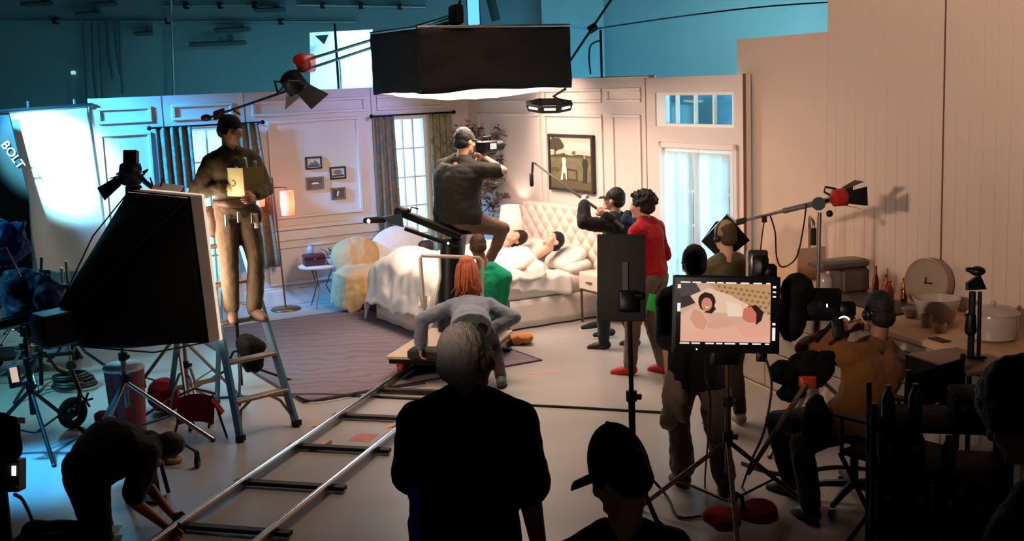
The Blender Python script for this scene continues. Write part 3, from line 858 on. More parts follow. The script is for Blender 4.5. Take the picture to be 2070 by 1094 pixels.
# rumpled duvet thrown back over the foot and the sleepers
mb = MB()
def duvet(i, j):
    u = BU0 - .12 + (BU1 - BU0 + .18) * i; v = .88 + (BV1 - .88 + .42) * j
    z = .625 + .21 * math.exp(-((u - 2.86) / .30) ** 2) * (1 - .55 * j) + .18 * math.exp(-((u - 2.12) / .28) ** 2) * (1 - .6 * j) + .12 * math.exp(-((u - 2.0) / .5) ** 2 - ((v - 2.0) / .22) ** 2)
    z += .045 * noise.noise(Vector((u * 4, v * 4, 1))) + .03 * noise.noise(Vector((u * 9, v * 9, 4))) + .02 * abs(noise.noise(Vector((u * 6 + v * 3, v * 14, 2))))
    if v > BV1 - .02:
        d = v - (BV1 - .02); z = z - d * .95 - .04; v = BV1 + .03 + .25 * d + .03 * noise.noise(Vector((u * 9, d * 5, 7)))
    if u > BU1 - .05:
        d = (u - BU1 + .05); z -= d * .9; u = BU1 - .02 + d * .55
    if u < BU0: z -= (BU0 - u) * 2.2; u = BU0 - .03 - (BU0 - u) * .3
    return RM(u, v, z)
mb.sheet(duvet, 70, 64, .03)
solo('duvet', mb, LINEN, 'rumpled white duvet heaped over the two sleepers and the foot of the bed', 'duvet', smooth=180)
mb = MB()
def sheetf(i, j):
    v = .55 + 1.35 * i; L = .30 * j; hang = .10 + .10 * abs(noise.noise(Vector((v * 4, 2, 3)))) + .07 * sin(v * 3.2)
    u = BU1 - .25 + .27 * min(1, j * 1.6); z = .575 + .02 * noise.noise(Vector((v * 8, j * 4, 1)))
    if j > .6: u = BU1 + .03 + .018 * sin(v * 26) + .015 * j; z -= (j - .6) / .4 * (hang + .06)
    return RM(u, v, z)
mb.sheet(sheetf, 60, 20, .012)
solo('bed_sheet', mb, LINEN, 'creased white sheet hanging over the near side of the mattress', 'bed sheet', smooth=180)

# nightstands
NSM = M('nightstand_white', (226, 212, 200), .4); BRS = M('thin_bronze', (120, 90, 64), .35, .8)
for (u0, u1, v0, v1, tx) in ((3.36, 3.80, .05, .47, 'small white nightstand with slim legs at the near side of the bed'), (1.10, 1.54, .05, .47, 'small white nightstand under the table lamp, far side of the bed')):
    r = thing('nightstand', tx, 'nightstand', RM((u0 + u1) / 2, (v0 + v1) / 2, 0), 'bedside nightstands')
    part('body', MB().rbox(u0, u1, v0, v1, .38, .58, .006), NSM, r)
    d = part('drawer', MB().rbox(u0 + .015, u1 - .015, v1, v1 + .014, .395, .565, .004), NSM, r)
    part('handle', MB().rbox((u0 + u1) / 2 - .06, (u0 + u1) / 2 + .06, v1 + .014, v1 + .03, .475, .487, .003), BRS, d)
    d = part('side_drawer', MB().rbox(u1, u1 + .012, v0 + .015, v1 - .015, .395, .565, .004), NSM, r)
    part('handle', MB().rbox(u1 + .012, u1 + .026, (v0 + v1) / 2 - .05, (v0 + v1) / 2 + .05, .475, .487, .003), BRS, d)
    for a in (u0 + .015, u1 - .015):
        for c in (v0 + .015, v1 - .015): part('leg', MB().rbox(a - .01, a + .01, c - .01, c + .01, 0, .38), BRS, r)
    part('stretcher', MB().rbox(u0, u1, v1 - .02, v1 - .008, .365, .38), BRS, r)
# table lamp
lc = RM(1.40, .20, .58)
r = thing('table_lamp', 'table lamp with a white tapered drum shade beside the headboard', 'lamp', lc)
part('base', MB().lathe(lc, [(.08, 0), (.085, .02), (.05, .05), (.07, .10), (.085, .16), (.06, .22), (.02, .26), (.012, .31)]), M('ceramic_cream', (220, 196, 180), .3), r, 60)
SHADE = sheer('lamp_shade_cloth', (250, 240, 234), .5, .0)
mb = MB(); mb.loft([[lc + Vector((rad * cos(2 * pi * i / 28), rad * sin(2 * pi * i / 28), z)) for i in range(28)] for rad, z in ((.165, .28), (.115, .58), (.112, .58), (.162, .28))], closed=True)
part('shade', mb, SHADE, r, 60)
part('bulb', MB().ell(lc + Vector((0, 0, .40)), .03, .03, .04), EM('bulb_glow', (255, 225, 205), 5), r)
point('table_lamp_light', lc + Vector((0, 0, .46)), 9, (1, .84, .74), .04)

# floor lamp with two hanging cylinder shades
fb = PF(578, 626)
r = thing('floor_lamp', 'slim dark floor lamp with two glowing pink cylinder shades', 'lamp', fb)
pt = fb + Vector((-.06, 0, 1.66))
part('foot', MB().lathe(fb, [(.19, 0), (.19, .012), (.17, .025), (.02, .03)]), BRS, r, 60)
part('pole', MB().tube([fb, fb.lerp(pt, .5), pt], .011), BRS, r)
SHG = sheer('lamp_shade_pink', (255, 214, 190), .6, .0)
for dx, dz, ln in ((.17, -.11, 'right'), (-.19, 0, 'left')):
    e = pt + RV * dx + Vector((0, 0, dz - .02)); a0 = pt + Vector((0, 0, dz - .02))
    ar = part('arm', MB().tube([a0, a0.lerp(e, .6) + Vector((0, 0, .005)), e], .007), BRS, r)
    c = e + Vector((0, 0, -.34)); mb = MB()
    mb.loft([[c + Vector((q * cos(2 * pi * i / 24), q * sin(2 * pi * i / 24), z)) for i in range(24)] for q, z in ((.078, 0), (.09, .15), (.084, .30), (.082, .30), (.088, .15), (.076, 0))], closed=True)
    sh_ = part('shade', mb, SHG, ar, 60)
    part('bulb', MB().ell(c + Vector((0, 0, .15)), .03, .03, .06), EM('bulb_glow_pink', (255, 190, 150), 10), ar)
    part('cord', MB().cyl(e, c + Vector((0, 0, .2)), .003), BRS, ar)
    point('floor_lamp_light', c + Vector((0, 0, .15)), 13, (1, .56, .38), .05)

# small round side table with a box and a plant
tc_ = RM(.40, 2.42, 0)
tw = fabric('tabletop_rose', (214, 176, 160), .5, .03)
r = thing('side_table', 'small round pale side table on three thin legs by the wall', 'table', tc_)
part('table_top', MB().lathe(tc_, [(.25, .50), (.26, .51), (.26, .525), (.25, .53)], 28), tw, r)
for a in (20, 140, 260):
    part('leg', MB().tube([tc_ + Vector((.17 * cos(radians(a)), .17 * sin(radians(a)), .5)), tc_ + Vector((.07 * cos(radians(a)), .07 * sin(radians(a)), .26)), tc_ + Vector((.20 * cos(radians(a)), .20 * sin(radians(a)), 0))], .008), BRS, r)
r = thing('keepsake_box', 'dark plum jewellery box on the round side table', 'box', tc_ + Vector((-.06, 0, .53)))
part('body', MB().box(tc_ + Vector((-.06, -.02, .575)), .26, .18, .09, 20, .01), M('plum_box', (70, 36, 42), .4), r)
part('lid', MB().box(tc_ + Vector((-.06, -.02, .645)), .27, .19, .05, 20, .012), M('plum_box', (70, 36, 42), .4), r)
part('clasp', MB().box(tc_ + Vector((-.03, -.115, .62)), .03, .01, .03, 20), M('brass', (170, 130, 70), .3, 1), r)
solo('glass_jar', MB().lathe(tc_ + Vector((-.10, .0, .67)), [(.03, 0), (.042, .02), (.04, .08), (.022, .1), (.026, .12)], 14), M('bluish_glass', (150, 150, 176), .15), 'small bluish glass jar standing on the plum box', 'jar', smooth=60)
mb = MB(); rn = random.Random(3)
for i in range(60):
    a = rn.uniform(0, 6.28); q = rn.uniform(.02, .17); z = rn.uniform(.08, .2)
    p = tc_ + Vector((.16 + q * cos(a), .02 + q * sin(a) * .6, .53 + z)); d = Vector((cos(a), sin(a), .7)).normalized(); x = d.cross(ZD).normalized()
    mb.poly([p - d * .04, p + x * .016, p + d * .04, p - x * .016], .003, ZD)
r = thing('dried_plant', 'dried tan leafy plant in a small bowl on the round table', 'plant', tc_ + Vector((.16, .02, .53)))
part('foliage', mb, M('dried_leaf', (150, 122, 92), .8, var=.2), r); part('bowl', MB().lathe(tc_ + Vector((.16, .02, .53)), [(.04, 0), (.07, .03), (.09, .08), (.08, .08)], 16), M('ceramic_cream', (220, 196, 180), .3), r)

# lounge chair under a tan throw, white rounded back
ac = RM(.75, 1.62, 0)
WB = fabric('chair_boucle', (226, 214, 206), .95, .05, 50, .5)
r = thing('lounge_chair', 'white rounded lounge chair in front of the middle window', 'chair', ac)
mb = MB(); mb.ell(ac + Vector((.0, .0, .30)), .40, .36, .12, UD, VD, ZD, 24, 10); part('seat', fuse(mb, .025, 3), WB, r)
bz = rdir(-.35, 0, 1); bx_ = VD
mb = MB(); mb.ell(ac + UD * -.18 + VD * -.20 + ZD * .68, .40, .07, .27, (VD * .9 - ZD * .12).normalized(), (bz.cross(VD)).normalized(), bz, 28, 12)
part('backrest', fuse(mb, .02, 2), WB, r)
for a, c in ((.25, .25), (.25, -.25), (-.25, .25), (-.25, -.25)): part('leg', MB().cyl(ac + UD * a + VD * c + ZD * .22, ac + UD * a * 1.1 + VD * c * 1.1, .02, .014), DARKM, r)
THR = fabric('tan_throw', (196, 160, 116), .95, .08, 30, .4)
mb = MB()
mb.ell(RM(.62, 2.02, .62), .15, .33, .25, rdir(1, 0, .25), VD, rdir(-.25, 0, 1), 20, 12); mb.obox(RM(.86, 2.0, .40), UD, VD, ZD, .24, .32, .12, .08)
mb.obox(RM(.84, 2.02, .24), UD, VD, ZD, .22, .29, .2, .05)
mb.sheet(lambda i, j: RM(1.09 + .035 * sin(i * 30 + 2 * j) * j + .03 * j, 1.70 + .62 * i, .44 - (.41 - .05 * sin(i * 11)) * j), 40, 10, .03)
mb.sheet(lambda i, j: RM(.62 + .46 * i, 2.32 + (.03 * sin(i * 24) + .03) * j, .46 - .42 * j), 30, 8, .03)
solo('throw_blanket', fuse(mb, .018, 2, .02, 7, 3), THR, 'tan throw blanket draped over the side of the lounge chair', 'blanket', smooth=180)
solo('handbag', MB().rbox(.98, 1.1, 1.15, 1.32, .60, .78, .03), M('handbag_brown', (58, 46, 44), .6), 'small dark bag leaning on the white lounge chair back', 'bag', smooth=60)
mb = MB(); mb.rbox(1.17, 1.52, 1.55, 2.1, 0.013, .26, .02)
solo('storage_case', mb, M('case_black', (24, 24, 28), .6), 'low black case on the floor between chair and bed', 'case')

# corner plant behind the operator
pc = RM(.86, .34, 0)
r = thing('potted_tree', 'tall leafy potted plant in the corner behind the camera operator', 'plant', pc)
part('pot', MB().lathe(pc, [(.13, 0), (.18, .3), (.19, .32), (.17, .32), (.16, .28)], 20), M('pot_grey', (110, 104, 100), .7), r, 60)
mb = MB(); mb.tube([pc + ZD * .25, pc + Vector((.02, 0, .8)), pc + Vector((-.01, 0, 1.5)), pc + Vector((.02, 0, 2.0))], [.022, .018, .014, .008]); rn = random.Random(5); br = []
for i in range(16):
    z = 1.0 + i * .062; a = i * 2.4; e = pc + Vector((cos(a) * .3, sin(a) * .3, z + .22)); mb.tube([pc + ZD * z, (pc + ZD * z).lerp(e, .5) + ZD * .03, e], [.008, .006, .003], 6); br.append((pc + ZD * z, e))
part('trunk', mb, M('bark', (84, 66, 52), .9), r)
mb = MB()
for p0, p1 in br:
    for k in range(44):
        p = p0.lerp(p1, rn.uniform(.3, 1.15)) + Vector((rn.gauss(0, .05), rn.gauss(0, .05), rn.gauss(0, .05)))
        d = Vector((rn.gauss(0, 1), rn.gauss(0, 1), rn.gauss(.1, .6))).normalized(); x = d.cross(Vector((rn.gauss(0, 1), rn.gauss(0, 1), rn.gauss(0, 1)))).normalized(); n_ = d.cross(x)
        L = rn.uniform(.04, .075); mb.add([p - d * L, p - x * L * .38 + n_ * .006, p + d * L, p + x * L * .38 + n_ * .006], [(0, 1, 2), (0, 2, 3)])
lf = part('foliage', mb, M('leaf_dusky', (92, 80, 74), .6, var=.25, vscale=20), r, kind='stuff')

# framed photographs, left wall: (v0, v1, z0, z1, frame)
FRB = M('frame_black', (30, 26, 26), .4); FRW = M('frame_taupe', (128, 98, 84), .5); MATW = M('photo_mount', (214, 200, 192), .7)
ph = [(2.15, 2.37, 1.70, 1.86, FRB, 'upper left black-framed photo of a pale bridge scene on the left wall'), (1.83, 2.05, 1.55, 1.71, FRB, 'black-framed photo of a tree, right of the bridge photo'),
      (2.14, 2.38, 1.44, 1.60, FRW, 'taupe-framed photo of a dark lake, lower left of the four'), (1.85, 2.05, 1.29, 1.44, FRW, 'taupe-framed photo of a white bird, lowest of the four')]
for k, (v0, v1, z0, z1, fm, lb) in enumerate(ph):
    r = thing('photo_frame', lb, 'picture', RM(0, (v0 + v1) / 2, z0), 'small framed photographs')
    fw_ = .022; mb = MB(); mb.rbox(.002, .022, v0, v1, z0, z0 + fw_, .003); mb.rbox(.002, .022, v0, v1, z1 - fw_, z1, .003); mb.rbox(.002, .022, v0, v0 + fw_, z0, z1, .003); mb.rbox(.002, .022, v1 - fw_, v1, z0, z1, .003)
    part('frame', mb, fm, r)
    bg = MATW if k < 2 else M('photo_ground_%d' % k, ((120, 92, 80), (96, 76, 66))[k - 2], .6, var=.3, vscale=14)
    p = part('print', MB().rbox(.003, .012, v0 + fw_, v1 - fw_, z0 + fw_, z1 - fw_), bg, r)
    pu = lambda a, c: RM(.0125, v1 - fw_ - (v1 - v0 - 2 * fw_) * a, z0 + fw_ + (z1 - z0 - 2 * fw_) * c)
    G1 = M('photo_grey', (120, 106, 104), .7, var=.3, vscale=30); G2 = M('photo_dark', (58, 44, 42), .7); G3 = M('photo_white', (230, 222, 216), .7)
    def pl(pts, mt, nm): part(nm, MB().poly([pu(*q) for q in pts], .0008, UD), mt, p)
    if k == 0: pl([(.05, .15), (.95, .1), (.95, .3), (.75, .62), (.6, .8), (.42, .5), (.3, .62), (.15, .3)], G1, 'print_hill'); pl([(.05, .1), (.95, .05), (.95, .18), (.05, .22)], G2, 'print_bank')
    if k == 1: pl([(.5 + .33 * cos(a * .6) * (1 + .15 * sin(a * 3)), .58 + .28 * sin(a * .6)) for a in range(10)], G1, 'print_tree'); pl([(.05, .1), (.95, .08), (.95, .3), (.05, .26)], G2, 'print_ground')
    if k == 2: pl([(.2, .55), (.5, .62), (.82, .55), (.8, .75), (.2, .75)], G2, 'print_shore'); pl([(.25, .42), (.8, .42), (.72, .58), (.5, .62), (.3, .56)], G3, 'print_water')
    if k == 3: pl([(.35, .15), (.45, .2), (.58, .7), (.52, .85), (.4, .7)], G3, 'print_bird')

# large painting over the bed
u0, u1, z0, z1 = 2.10, 3.06, 1.39, 2.07
r = thing('painting', 'large dark-framed landscape painting with two figures above the bed', 'painting', RM(2.58, 0, z0))
fw_ = .035; FRD = M('frame_dark_wood', (52, 44, 36), .45); mb = MB(); a0, a1 = .03, .07
for q in ((u0, u1, z0, z0 + fw_), (u0, u1, z1 - fw_, z1), (u0, u0 + fw_, z0, z1), (u1 - fw_, u1, z0, z1)): mb.rbox(q[0], q[1], .0, .05, q[2], q[3], .006)
part('frame', mb, FRD, r)
cv = part('canvas', MB().rbox(u0 + .03, u1 - .03, .002, .03, z0 + .03, z1 - .03), M('paint_field', (116, 104, 74), .7, var=.2, vscale=12), r)
pu = lambda a, c: (u0 + fw_ + (u1 - u0 - 2 * fw_) * a, z0 + fw_ + (z1 - z0 - 2 * fw_) * c)
lay = [.0302]
def pl(pts, rgb, nm):
    lay[0] += .0004
    part(nm, MB().poly([RM(pu(*q)[0], lay[0], pu(*q)[1]) for q in pts], .0003, VD), M('paint_%d_%d_%d' % rgb, rgb, .7, var=.12, vscale=25), cv)
circ = lambda cx, cy, rx, ry, n=14, wob=0: [(cx + rx * cos(2 * pi * i / n) * (1 + wob * sin(i * 5.1)), cy + ry * sin(2 * pi * i / n) * (1 + wob * cos(i * 3.7))) for i in range(n)]
pl([(0, .62), (1, .66), (1, 1), (0, 1)], (190, 178, 158), 'painted_sky'); pl([(.3, .85), (.5, .92), (.8, .9), (1, .93), (1, .75), (.4, .74)], (206, 196, 180), 'painted_cloud')
pl([(0, .64), (.3, .68), (.5, .65), (.7, .68), (1, .66), (1, .62), (0, .6)], (80, 74, 54), 'painted_treeline')
pl([(.52, .68), (.56, .74), (.62, .74), (.62, .67)], (96, 88, 70), 'painted_house'); pl(circ(.14, .86, .2, .13, 16, .15), (72, 66, 46), 'painted_tree'); pl([(.1, .62), (.13, .62), (.14, .8), (.11, .8)], (58, 50, 36), 'painted_trunk')
pl(circ(.12, .36, .12, .05, 12, .1), (92, 84, 58), 'painted_bush'); pl([(.0, .0), (1, .0), (1, .16), (.5, .2), (0, .14)], (92, 82, 56), 'painted_foreground')
pl([(.24, .16), (.28, .34), (.3, .46), (.29, .58), (.34, .62), (.39, .58), (.38, .44), (.42, .34), (.43, .18), (.38, .18), (.36, .3), (.31, .3), (.29, .16)], (226, 216, 192), 'painted_white_figure'); pl(circ(.335, .655, .035, .045), (70, 56, 42), 'painted_head')
pl([(.40, .16), (.65, .16), (.65, .38), (.40, .40)], (70, 60, 40), 'painted_bench'); pl([(.43, .2), (.62, .2), (.62, .35), (.43, .35)], (116, 104, 74), 'painted_gap')
pl([(.78, .14), (.8, .4), (.77, .5), (.8, .6), (.88, .6), (.91, .5), (.88, .38), (.88, .14)], (52, 50, 40), 'painted_dark_figure'); pl(circ(.84, .635, .03, .04), (150, 116, 84), 'painted_face')

# clothes and shoes on the floor beside the bed
mb = MB(); hp = PF(1050, 697)
for i in range(9): mb.rc(hp + Vector((-.12 + .05 * (i % 4), .03 * sin(i * 2), .05 + .012 * (i // 3))), .05, hp + Vector((.1 - .04 * (i % 3), .06 * cos(i * 3), .05 + .03 * (i % 2))), .045)
solo('clothes_heap', fuse(mb, .014, 2, .02, 14), fabric('rust_knit', (176, 112, 62)), 'heap of rust brown clothes on floor beside the bed', 'clothes')
for k, (px, py, an) in enumerate(((1196, 668, 200), (1222, 684, 190))):
    p = PF(px, py); a = radians(an); f = Vector((cos(a), sin(a), 0)); x = Vector((-sin(a), cos(a), 0))
    r = thing('sneaker', ('left' if k == 0 else 'right') + ' empty dark shoe with a pale sole standing by the nightstand', 'shoe', p, 'empty shoes by the nightstand')
    mb = MB(); mb.rc(p - f * .08 + ZD * .06, .042, p + f * .02 + ZD * .05, .04); mb.rc(p + ZD * .045, .042, p + f * .1 + ZD * .04, .03); part('upper', fuse(mb, .011, 2), DARKF, r)
    mb = MB(); mb.loft([[p + ZD * z + f * .145 * cos(2 * pi * i / 14) + x * .05 * sin(2 * pi * i / 14) for i in range(14)] for z in (0, .025)]); part('sole', mb, M('sole_pale', (220, 214, 206), .7), r)


# ------------------------------------------------------------------ film equipment
CHROME = M('chrome_tube', (190, 190, 195), .22, 1); STEEL = M('brushed_steel', (150, 146, 142), .35, 1); BLK = M('black_metal', (16, 16, 18), .45, .3); BLKP = M('black_plastic', (18, 18, 20), .5)
NYL = M('black_nylon', (9, 10, 11), .8, 0, (12, .4), .15, 5, spec=.15); REDP = M('red_paint', (170, 34, 28), .4); REDB = fabric('red_canvas', (138, 18, 22)); BLUEF = fabric('blue_tarp', (18, 46, 110), .5)


def stand(label, base, height, spread=.5, hub=.42, mat=None, rot=0, r=.016, group='light stands', name='light_stand', top=None, knobs=True, cat='light stand', nlegs=3, turtle=True):
    mat = mat or STEEL; b = vec(base); t = vec(top) if top is not None else b + ZD * height
    o = thing(name, label, cat, b, group)
    h1 = b + ZD * hub; mid = h1.lerp(t, .45)
    part('pole', MB().cyl(b + ZD * (.06 if turtle else hub - .2), mid, r), mat, o); part('riser', MB().cyl(mid, t, r * .7), mat, o)
    for i in range(nlegs):
        a = radians(rot + 360 / nlegs * i); d = Vector((cos(a), sin(a), 0))
        if turtle: pts = [h1 - ZD * .03 * i, h1 + d * .06 - ZD * (.02 + .03 * i), b + d * spread * .35 + ZD * (.18 if hub > .3 else hub * .5), b + d * spread + ZD * .012]
        else: pts = [h1, b + d * spread + ZD * .012]
        lg = part('leg', MB().tube(pts, r * .75), mat, o)
        part('foot', MB().ell(b + d * spread + ZD * .014, .02, .02, .014, n=8, m_=5), BLKP, lg)
        if not turtle: part('brace', MB().cyl(b + d * spread * .55 + ZD * hub * .45, b + ZD * hub * .3, r * .4), mat, o)
    if knobs:
        for z in (mid, h1 + ZD * .03):
            part('collar', MB().cyl(z - ZD * .03, z + ZD * .03, r * 1.6), BLKP, o); part('knob', MB().cyl(z, z + Vector((.05, -.03, 0)), .014, .018), BLKP, o)
    return o


def bulge_bag(label, c, sx, sy, sz, ang, mat, name='sandbag', cat='sandbag', group=None):
    """two-lobed saddle bag with a handle"""
    a = radians(ang); X = Vector((cos(a), sin(a), 0)); Y = Vector((-sin(a), cos(a), 0)); c = vec(c)
    r = thing(name, label, cat, c, group)
    for g in (-1, 1):
        mb = MB(); mb.ell(c + X * g * sx * .3 + ZD * sz * .42, sx * .27, sy * .5, sz * .42, (X + ZD * .25 * g).normalized(), Y, (ZD - X * .25 * g).normalized()); mb.obox(c + X * g * sx * .3 + ZD * sz * .4, X, Y, ZD, sx * .2, sy * .45, sz * .3, .03)
        part('lobe', fuse(mb, .02, 3, .015, 9, int(sx * 100)), mat, r)
    part('handle', MB().tube([c - Y * sy * .2 + ZD * sz * .7, c - Y * sy * .12 + ZD * (sz * .7 + .08), c + Y * sy * .12 + ZD * (sz * .7 + .08), c + Y * sy * .2 + ZD * sz * .7], .012), NYL, r)
    return r


# --- overhead soft box with black skirt
NC = Vector((-.82, 11.6, 0)); ax1 = -VD; ax2 = -UD; L1, L2 = 1.74, 1.10
sb = thing('overhead_softbox', 'large overhead soft box with a black fabric skirt hanging above the bed', 'soft box', NC + ax1 * L1 / 2 + ax2 * L2 / 2 + ZD * 2.62)
cor = [NC, NC + ax1 * L1, NC + ax1 * L1 + ax2 * L2, NC + ax2 * L2]
for k in range(4):
    a, b_ = cor[k], cor[(k + 1) % 4]; out = (b_ - a).normalized().cross(ZD)
    mb = MB(); mb.sheet(lambda i, j: a.lerp(b_, i) + out * (.02 * sin(pi * i) * j + .018 * noise.noise(Vector((i * 5, j * 3, k)))) + ZD * (3.26 + .02 * sin(i * pi) - (.63 + .02 * noise.noise(Vector((i * 4, 1, k)))) * j), 24, 10, .006)
    part('skirt', mb, M('skirt_black', (34, 31, 30), .85, 0, (9, .5), .1, 4, spec=.15), sb, 180)
mb = MB(); mb.obox(NC + ax1 * L1 / 2 + ax2 * L2 / 2 + ZD * 3.25, ax1, ax2, ZD, L1 / 2, L2 / 2, .012); part('top_cover', mb, NYL, sb)
DIFF = sheer('diffusion_silk', (246, 236, 226), .5, 0)
mb = MB(); mb.sheet(lambda i, j: NC + ax1 * L1 * (.02 + .96 * i) + ax2 * L2 * (.02 + .96 * j) + ZD * (2.655 - .10 * (sin(pi * i) * sin(pi * j)) ** .5 + .012 * noise.noise(Vector((i * 9, j * 9, 0)))), 26, 18, .003)
part('diffusion_cloth', mb, M('lit_silk', (240, 230, 220), .9, emit=((255, 226, 204), 1.3), bump=(8, .3)), sb, 180)
for k in range(4): part('frame_tube', MB().cyl(cor[k] + ZD * 3.265, cor[(k + 1) % 4] + ZD * 3.265, .016), STEEL, sb)
# menace arm carrying it, pivoting on a stand behind the wall
a_end = PY(922, 30, 12.3); a_piv = PY(680, 103, 15.75); d = (a_piv - a_end).normalized(); a_tail = a_piv + d * 1.3
r = thing('menace_arm', 'long twin-tube boom arm reaching over the wall to the overhead soft box', 'boom arm', a_piv)
sx_ = d.cross(ZD).normalized()
for g, z in ((0, 0), (0, -.13)): part('tube', MB().cyl(a_end + ZD * z * .4, a_tail + ZD * z, .022), STEEL, r)
part('clamp', MB().obox(a_end, d, sx_, ZD, .09, .05, .10, .02), BLK, r); part('clamp_handle', MB().cyl(a_end, a_end + Vector((.05, 0, .14)), .015), BLK, r)
part('drop_rod', MB().cyl(a_end, NC + ax1 * L1 * .42 + ax2 * L2 * .5 + ZD * 3.27, .014), BLK, r)
part('counterweight', MB().obox(a_tail - ZD * .05, d, sx_, ZD, .12, .09, .12, .02), REDP, r)
stand('tall stand behind the bedroom wall carrying the boom arm', Vector((a_piv.x, a_piv.y, 0)), a_piv.z + .35, .26, mat=BLK, rot=30, r=.025)
stand('thin stand behind the bedroom wall next to the boom arm', PY(690, 180, 16.2) * 1 - ZD * PY(690, 180, 16.2).z, 3.1, .4, mat=STEEL, rot=10)
# ring fixture under the box
rc_ = PY(1110, 214, 12.9); ax = (ZD * .985 + Vector((.02, -.17, 0))).normalized()
r = thing('ring_fixture', 'dark octagonal ring light hanging at the right of the overhead soft box', 'ring light', rc_)
mb = MB(); x, y, dd = basis(ax)
ro = lambda q, h: [rc_ + x * q * cos(2 * pi * i / 8 + .39) + y * q * sin(2 * pi * i / 8 + .39) + dd * h for i in range(8)]
mb.loft([ro(.27, .035), ro(.20, .035), ro(.20, -.035), ro(.25, -.035)], closed=True); part('ring', mb, BLK, r)
for k in (4, 5, 6):
    p0, p1 = ro(.262, .01)[k], ro(.262, .01)[(k + 1) % 8]; part('lit_panel', MB().cyl(p0.lerp(p1, .2), p0.lerp(p1, .8), .013), EM('ring_glow', (255, 236, 214), 2.5), r)
part('hanger', MB().tube([rc_ + x * .2, rc_ + Vector((.05, 0, .1)), PY(1143, 180, 12.7)], .014), BLK, r)

# --- stand and arm light behind the right wall, top right
sp = PY(1214, 60, 14.6)
stand('dark stand rising behind the right bedroom wall', Vector((sp.x, sp.y, 0)), sp.z, .38, mat=BLK, rot=0, r=.022)
r = thing('diagonal_rod', 'pale rod clamped diagonally to the stand behind the right wall', 'rod', PY(1140, 142, 14.6))
part('rod', MB().cyl(PY(1140, 142, 14.4), PY(1245, -15, 14.8), .015), STEEL, r); part('clamp', MB().cyl(PY(1190, 62, 14.6), PY(1206, 52, 14.6), .05), BLK, r)
r = solo('hanging_cable', cable([PY(1212, 82, 14.55), PY(1194, 92, 14.55), PY(1191, 120, 14.55), PY(1194, 150, 14.55)], .012), BLKP, 'black cable with a plug hanging from the stand behind the right wall', 'cable')

# white boards and pipes in the dark of the studio
bq = [PY(626, 66, 16.9), PY(752, 60, 16.6), PY(752, 215, 16.6), PY(628, 215, 16.9)]
r = thing('reflector_board', 'bright cyan lit white board behind the left bedroom wall', 'reflector', (bq[2] + bq[3]) / 2)
nb = (bq[1] - bq[0]).cross(bq[2] - bq[0]).normalized()
part('board', MB().poly(bq, .02, nb), M('board_white', (235, 238, 240), .7), r)
part('corner_tab', MB().poly([PY(636, 72, 16.7), PY(664, 70, 16.7), PY(655, 90, 16.7)], .01, nb), BLK, r)
part('support', MB().cyl(Vector((bq[2].x - .4, bq[2].y + .1, 0)), Vector((bq[2].x - .4, bq[2].y + .1, bq[2].z)), .02), BLK, r)
area('reflector_light', Vector((-1.6, 15.95, 3.9)), (bq[0] + bq[2]) / 2, .5, .5, 34, (.2, .85, 1.0), 90)
q0, q1 = PY(957, -10, 18), PY(957, 50, 18)
r = thing('strip_panel', 'narrow upright white panel high behind the set, cyan light put in as glow', 'light', q1); part('tube', MB().box((q0 + q1) / 2, .17, .06, (q0 - q1).length, 0, .01), EM('strip_glow', (120, 226, 255), .9), r); part('bracket', MB().cyl(q0, q0 + ZD * 1.5, .02), BLK, r); part('back', MB().box((q0 + q1) / 2 + Vector((0, .05, 0)), .2, .04, (q0 - q1).length + .1), BLK, r)  # white panel; its bright cyan look is an added glow
PIPE = M('grey_pipe', (120, 134, 140), .4, .6)
for a, b_, rr_, tx in (((-40, 42), (720, 44), .022, 'long horizontal steel pipe high on the back wall'), ((330, 12), (560, 10), .02, 'short upper pipe on the back wall at top'), ((600, 10), (860, 14), .03, 'dark pipe along the upper back wall near the soft box')):
    r = thing('wall_pipe', tx, 'pipe', PY(*a, 19.85), 'pipes on the studio wall'); part('tube', MB().cyl(PY(*a, 19.85), PY(*b_, 19.85), rr_), PIPE, r)
    for f in (.2, .5, .8): part('bracket', MB().box(PY(*a, 19.9).lerp(PY(*b_, 19.9), f), .06, .16, .1), BLK, r)
r = thing('wall_pipe', 'vertical thin pipe running down the dark back wall', 'pipe', PY(352, 200, 19.8), 'pipes on the studio wall'); part('tube', MB().cyl(PY(344, -40, 19.8), PY(354, 260, 19.8), .02), PIPE, r); part('clip', MB().box(PY(345, 38, 19.8), .1, .1, .1), PIPE, r)
for k, (px, y0, y1) in enumerate(((168, 44, 200), (186, 44, 240), (200, 44, 215), (216, 44, 160), (240, 44, 190), (232, 44, 150))):
    solo('hanging_rope', MB().tube([PY(px, y0, 19.8), PY(px + 3, (y0 + y1) / 2, 19.75), PY(px + 8 + 4 * (k % 2), y1, 19.7)], .018 + .008 * (k % 2), 6), M('rope_dark', (56, 72, 78), .9), ['leftmost', 'second', 'third', 'fourth', 'rightmost', 'fifth'][k] + ' dark rope from the left hanging from the long wall pipe', 'rope', 'ropes on the back wall')
for k, (px, py, wd, tx) in enumerate(((180, 28, 50, 'leftmost'), (290, 68, 34, 'middle'), (470, 60, 70, 'right'), (75, 8, 60, 'top left corner'), (215, 8, 40, 'top'), (440, 88, 110, 'lowest long'), (545, 20, 60, 'rightmost'))):
    a = PY(px, py, 19.7); r = thing('work_lamp', 'unlit dark work light bar high on the back wall, %s one' % tx, 'light', a, 'dark fixtures on the back wall'); wd_ = wd / 121
    part('housing', MB().box(a, wd_, .18, .07, 0, .02), M('fixture_dark', (52, 66, 72), .8), r); part('bracket', MB().box(a + Vector((wd_ * .2, .12, .06)), .05, .22, .16), M('fixture_dark', (52, 66, 72), .8), r)
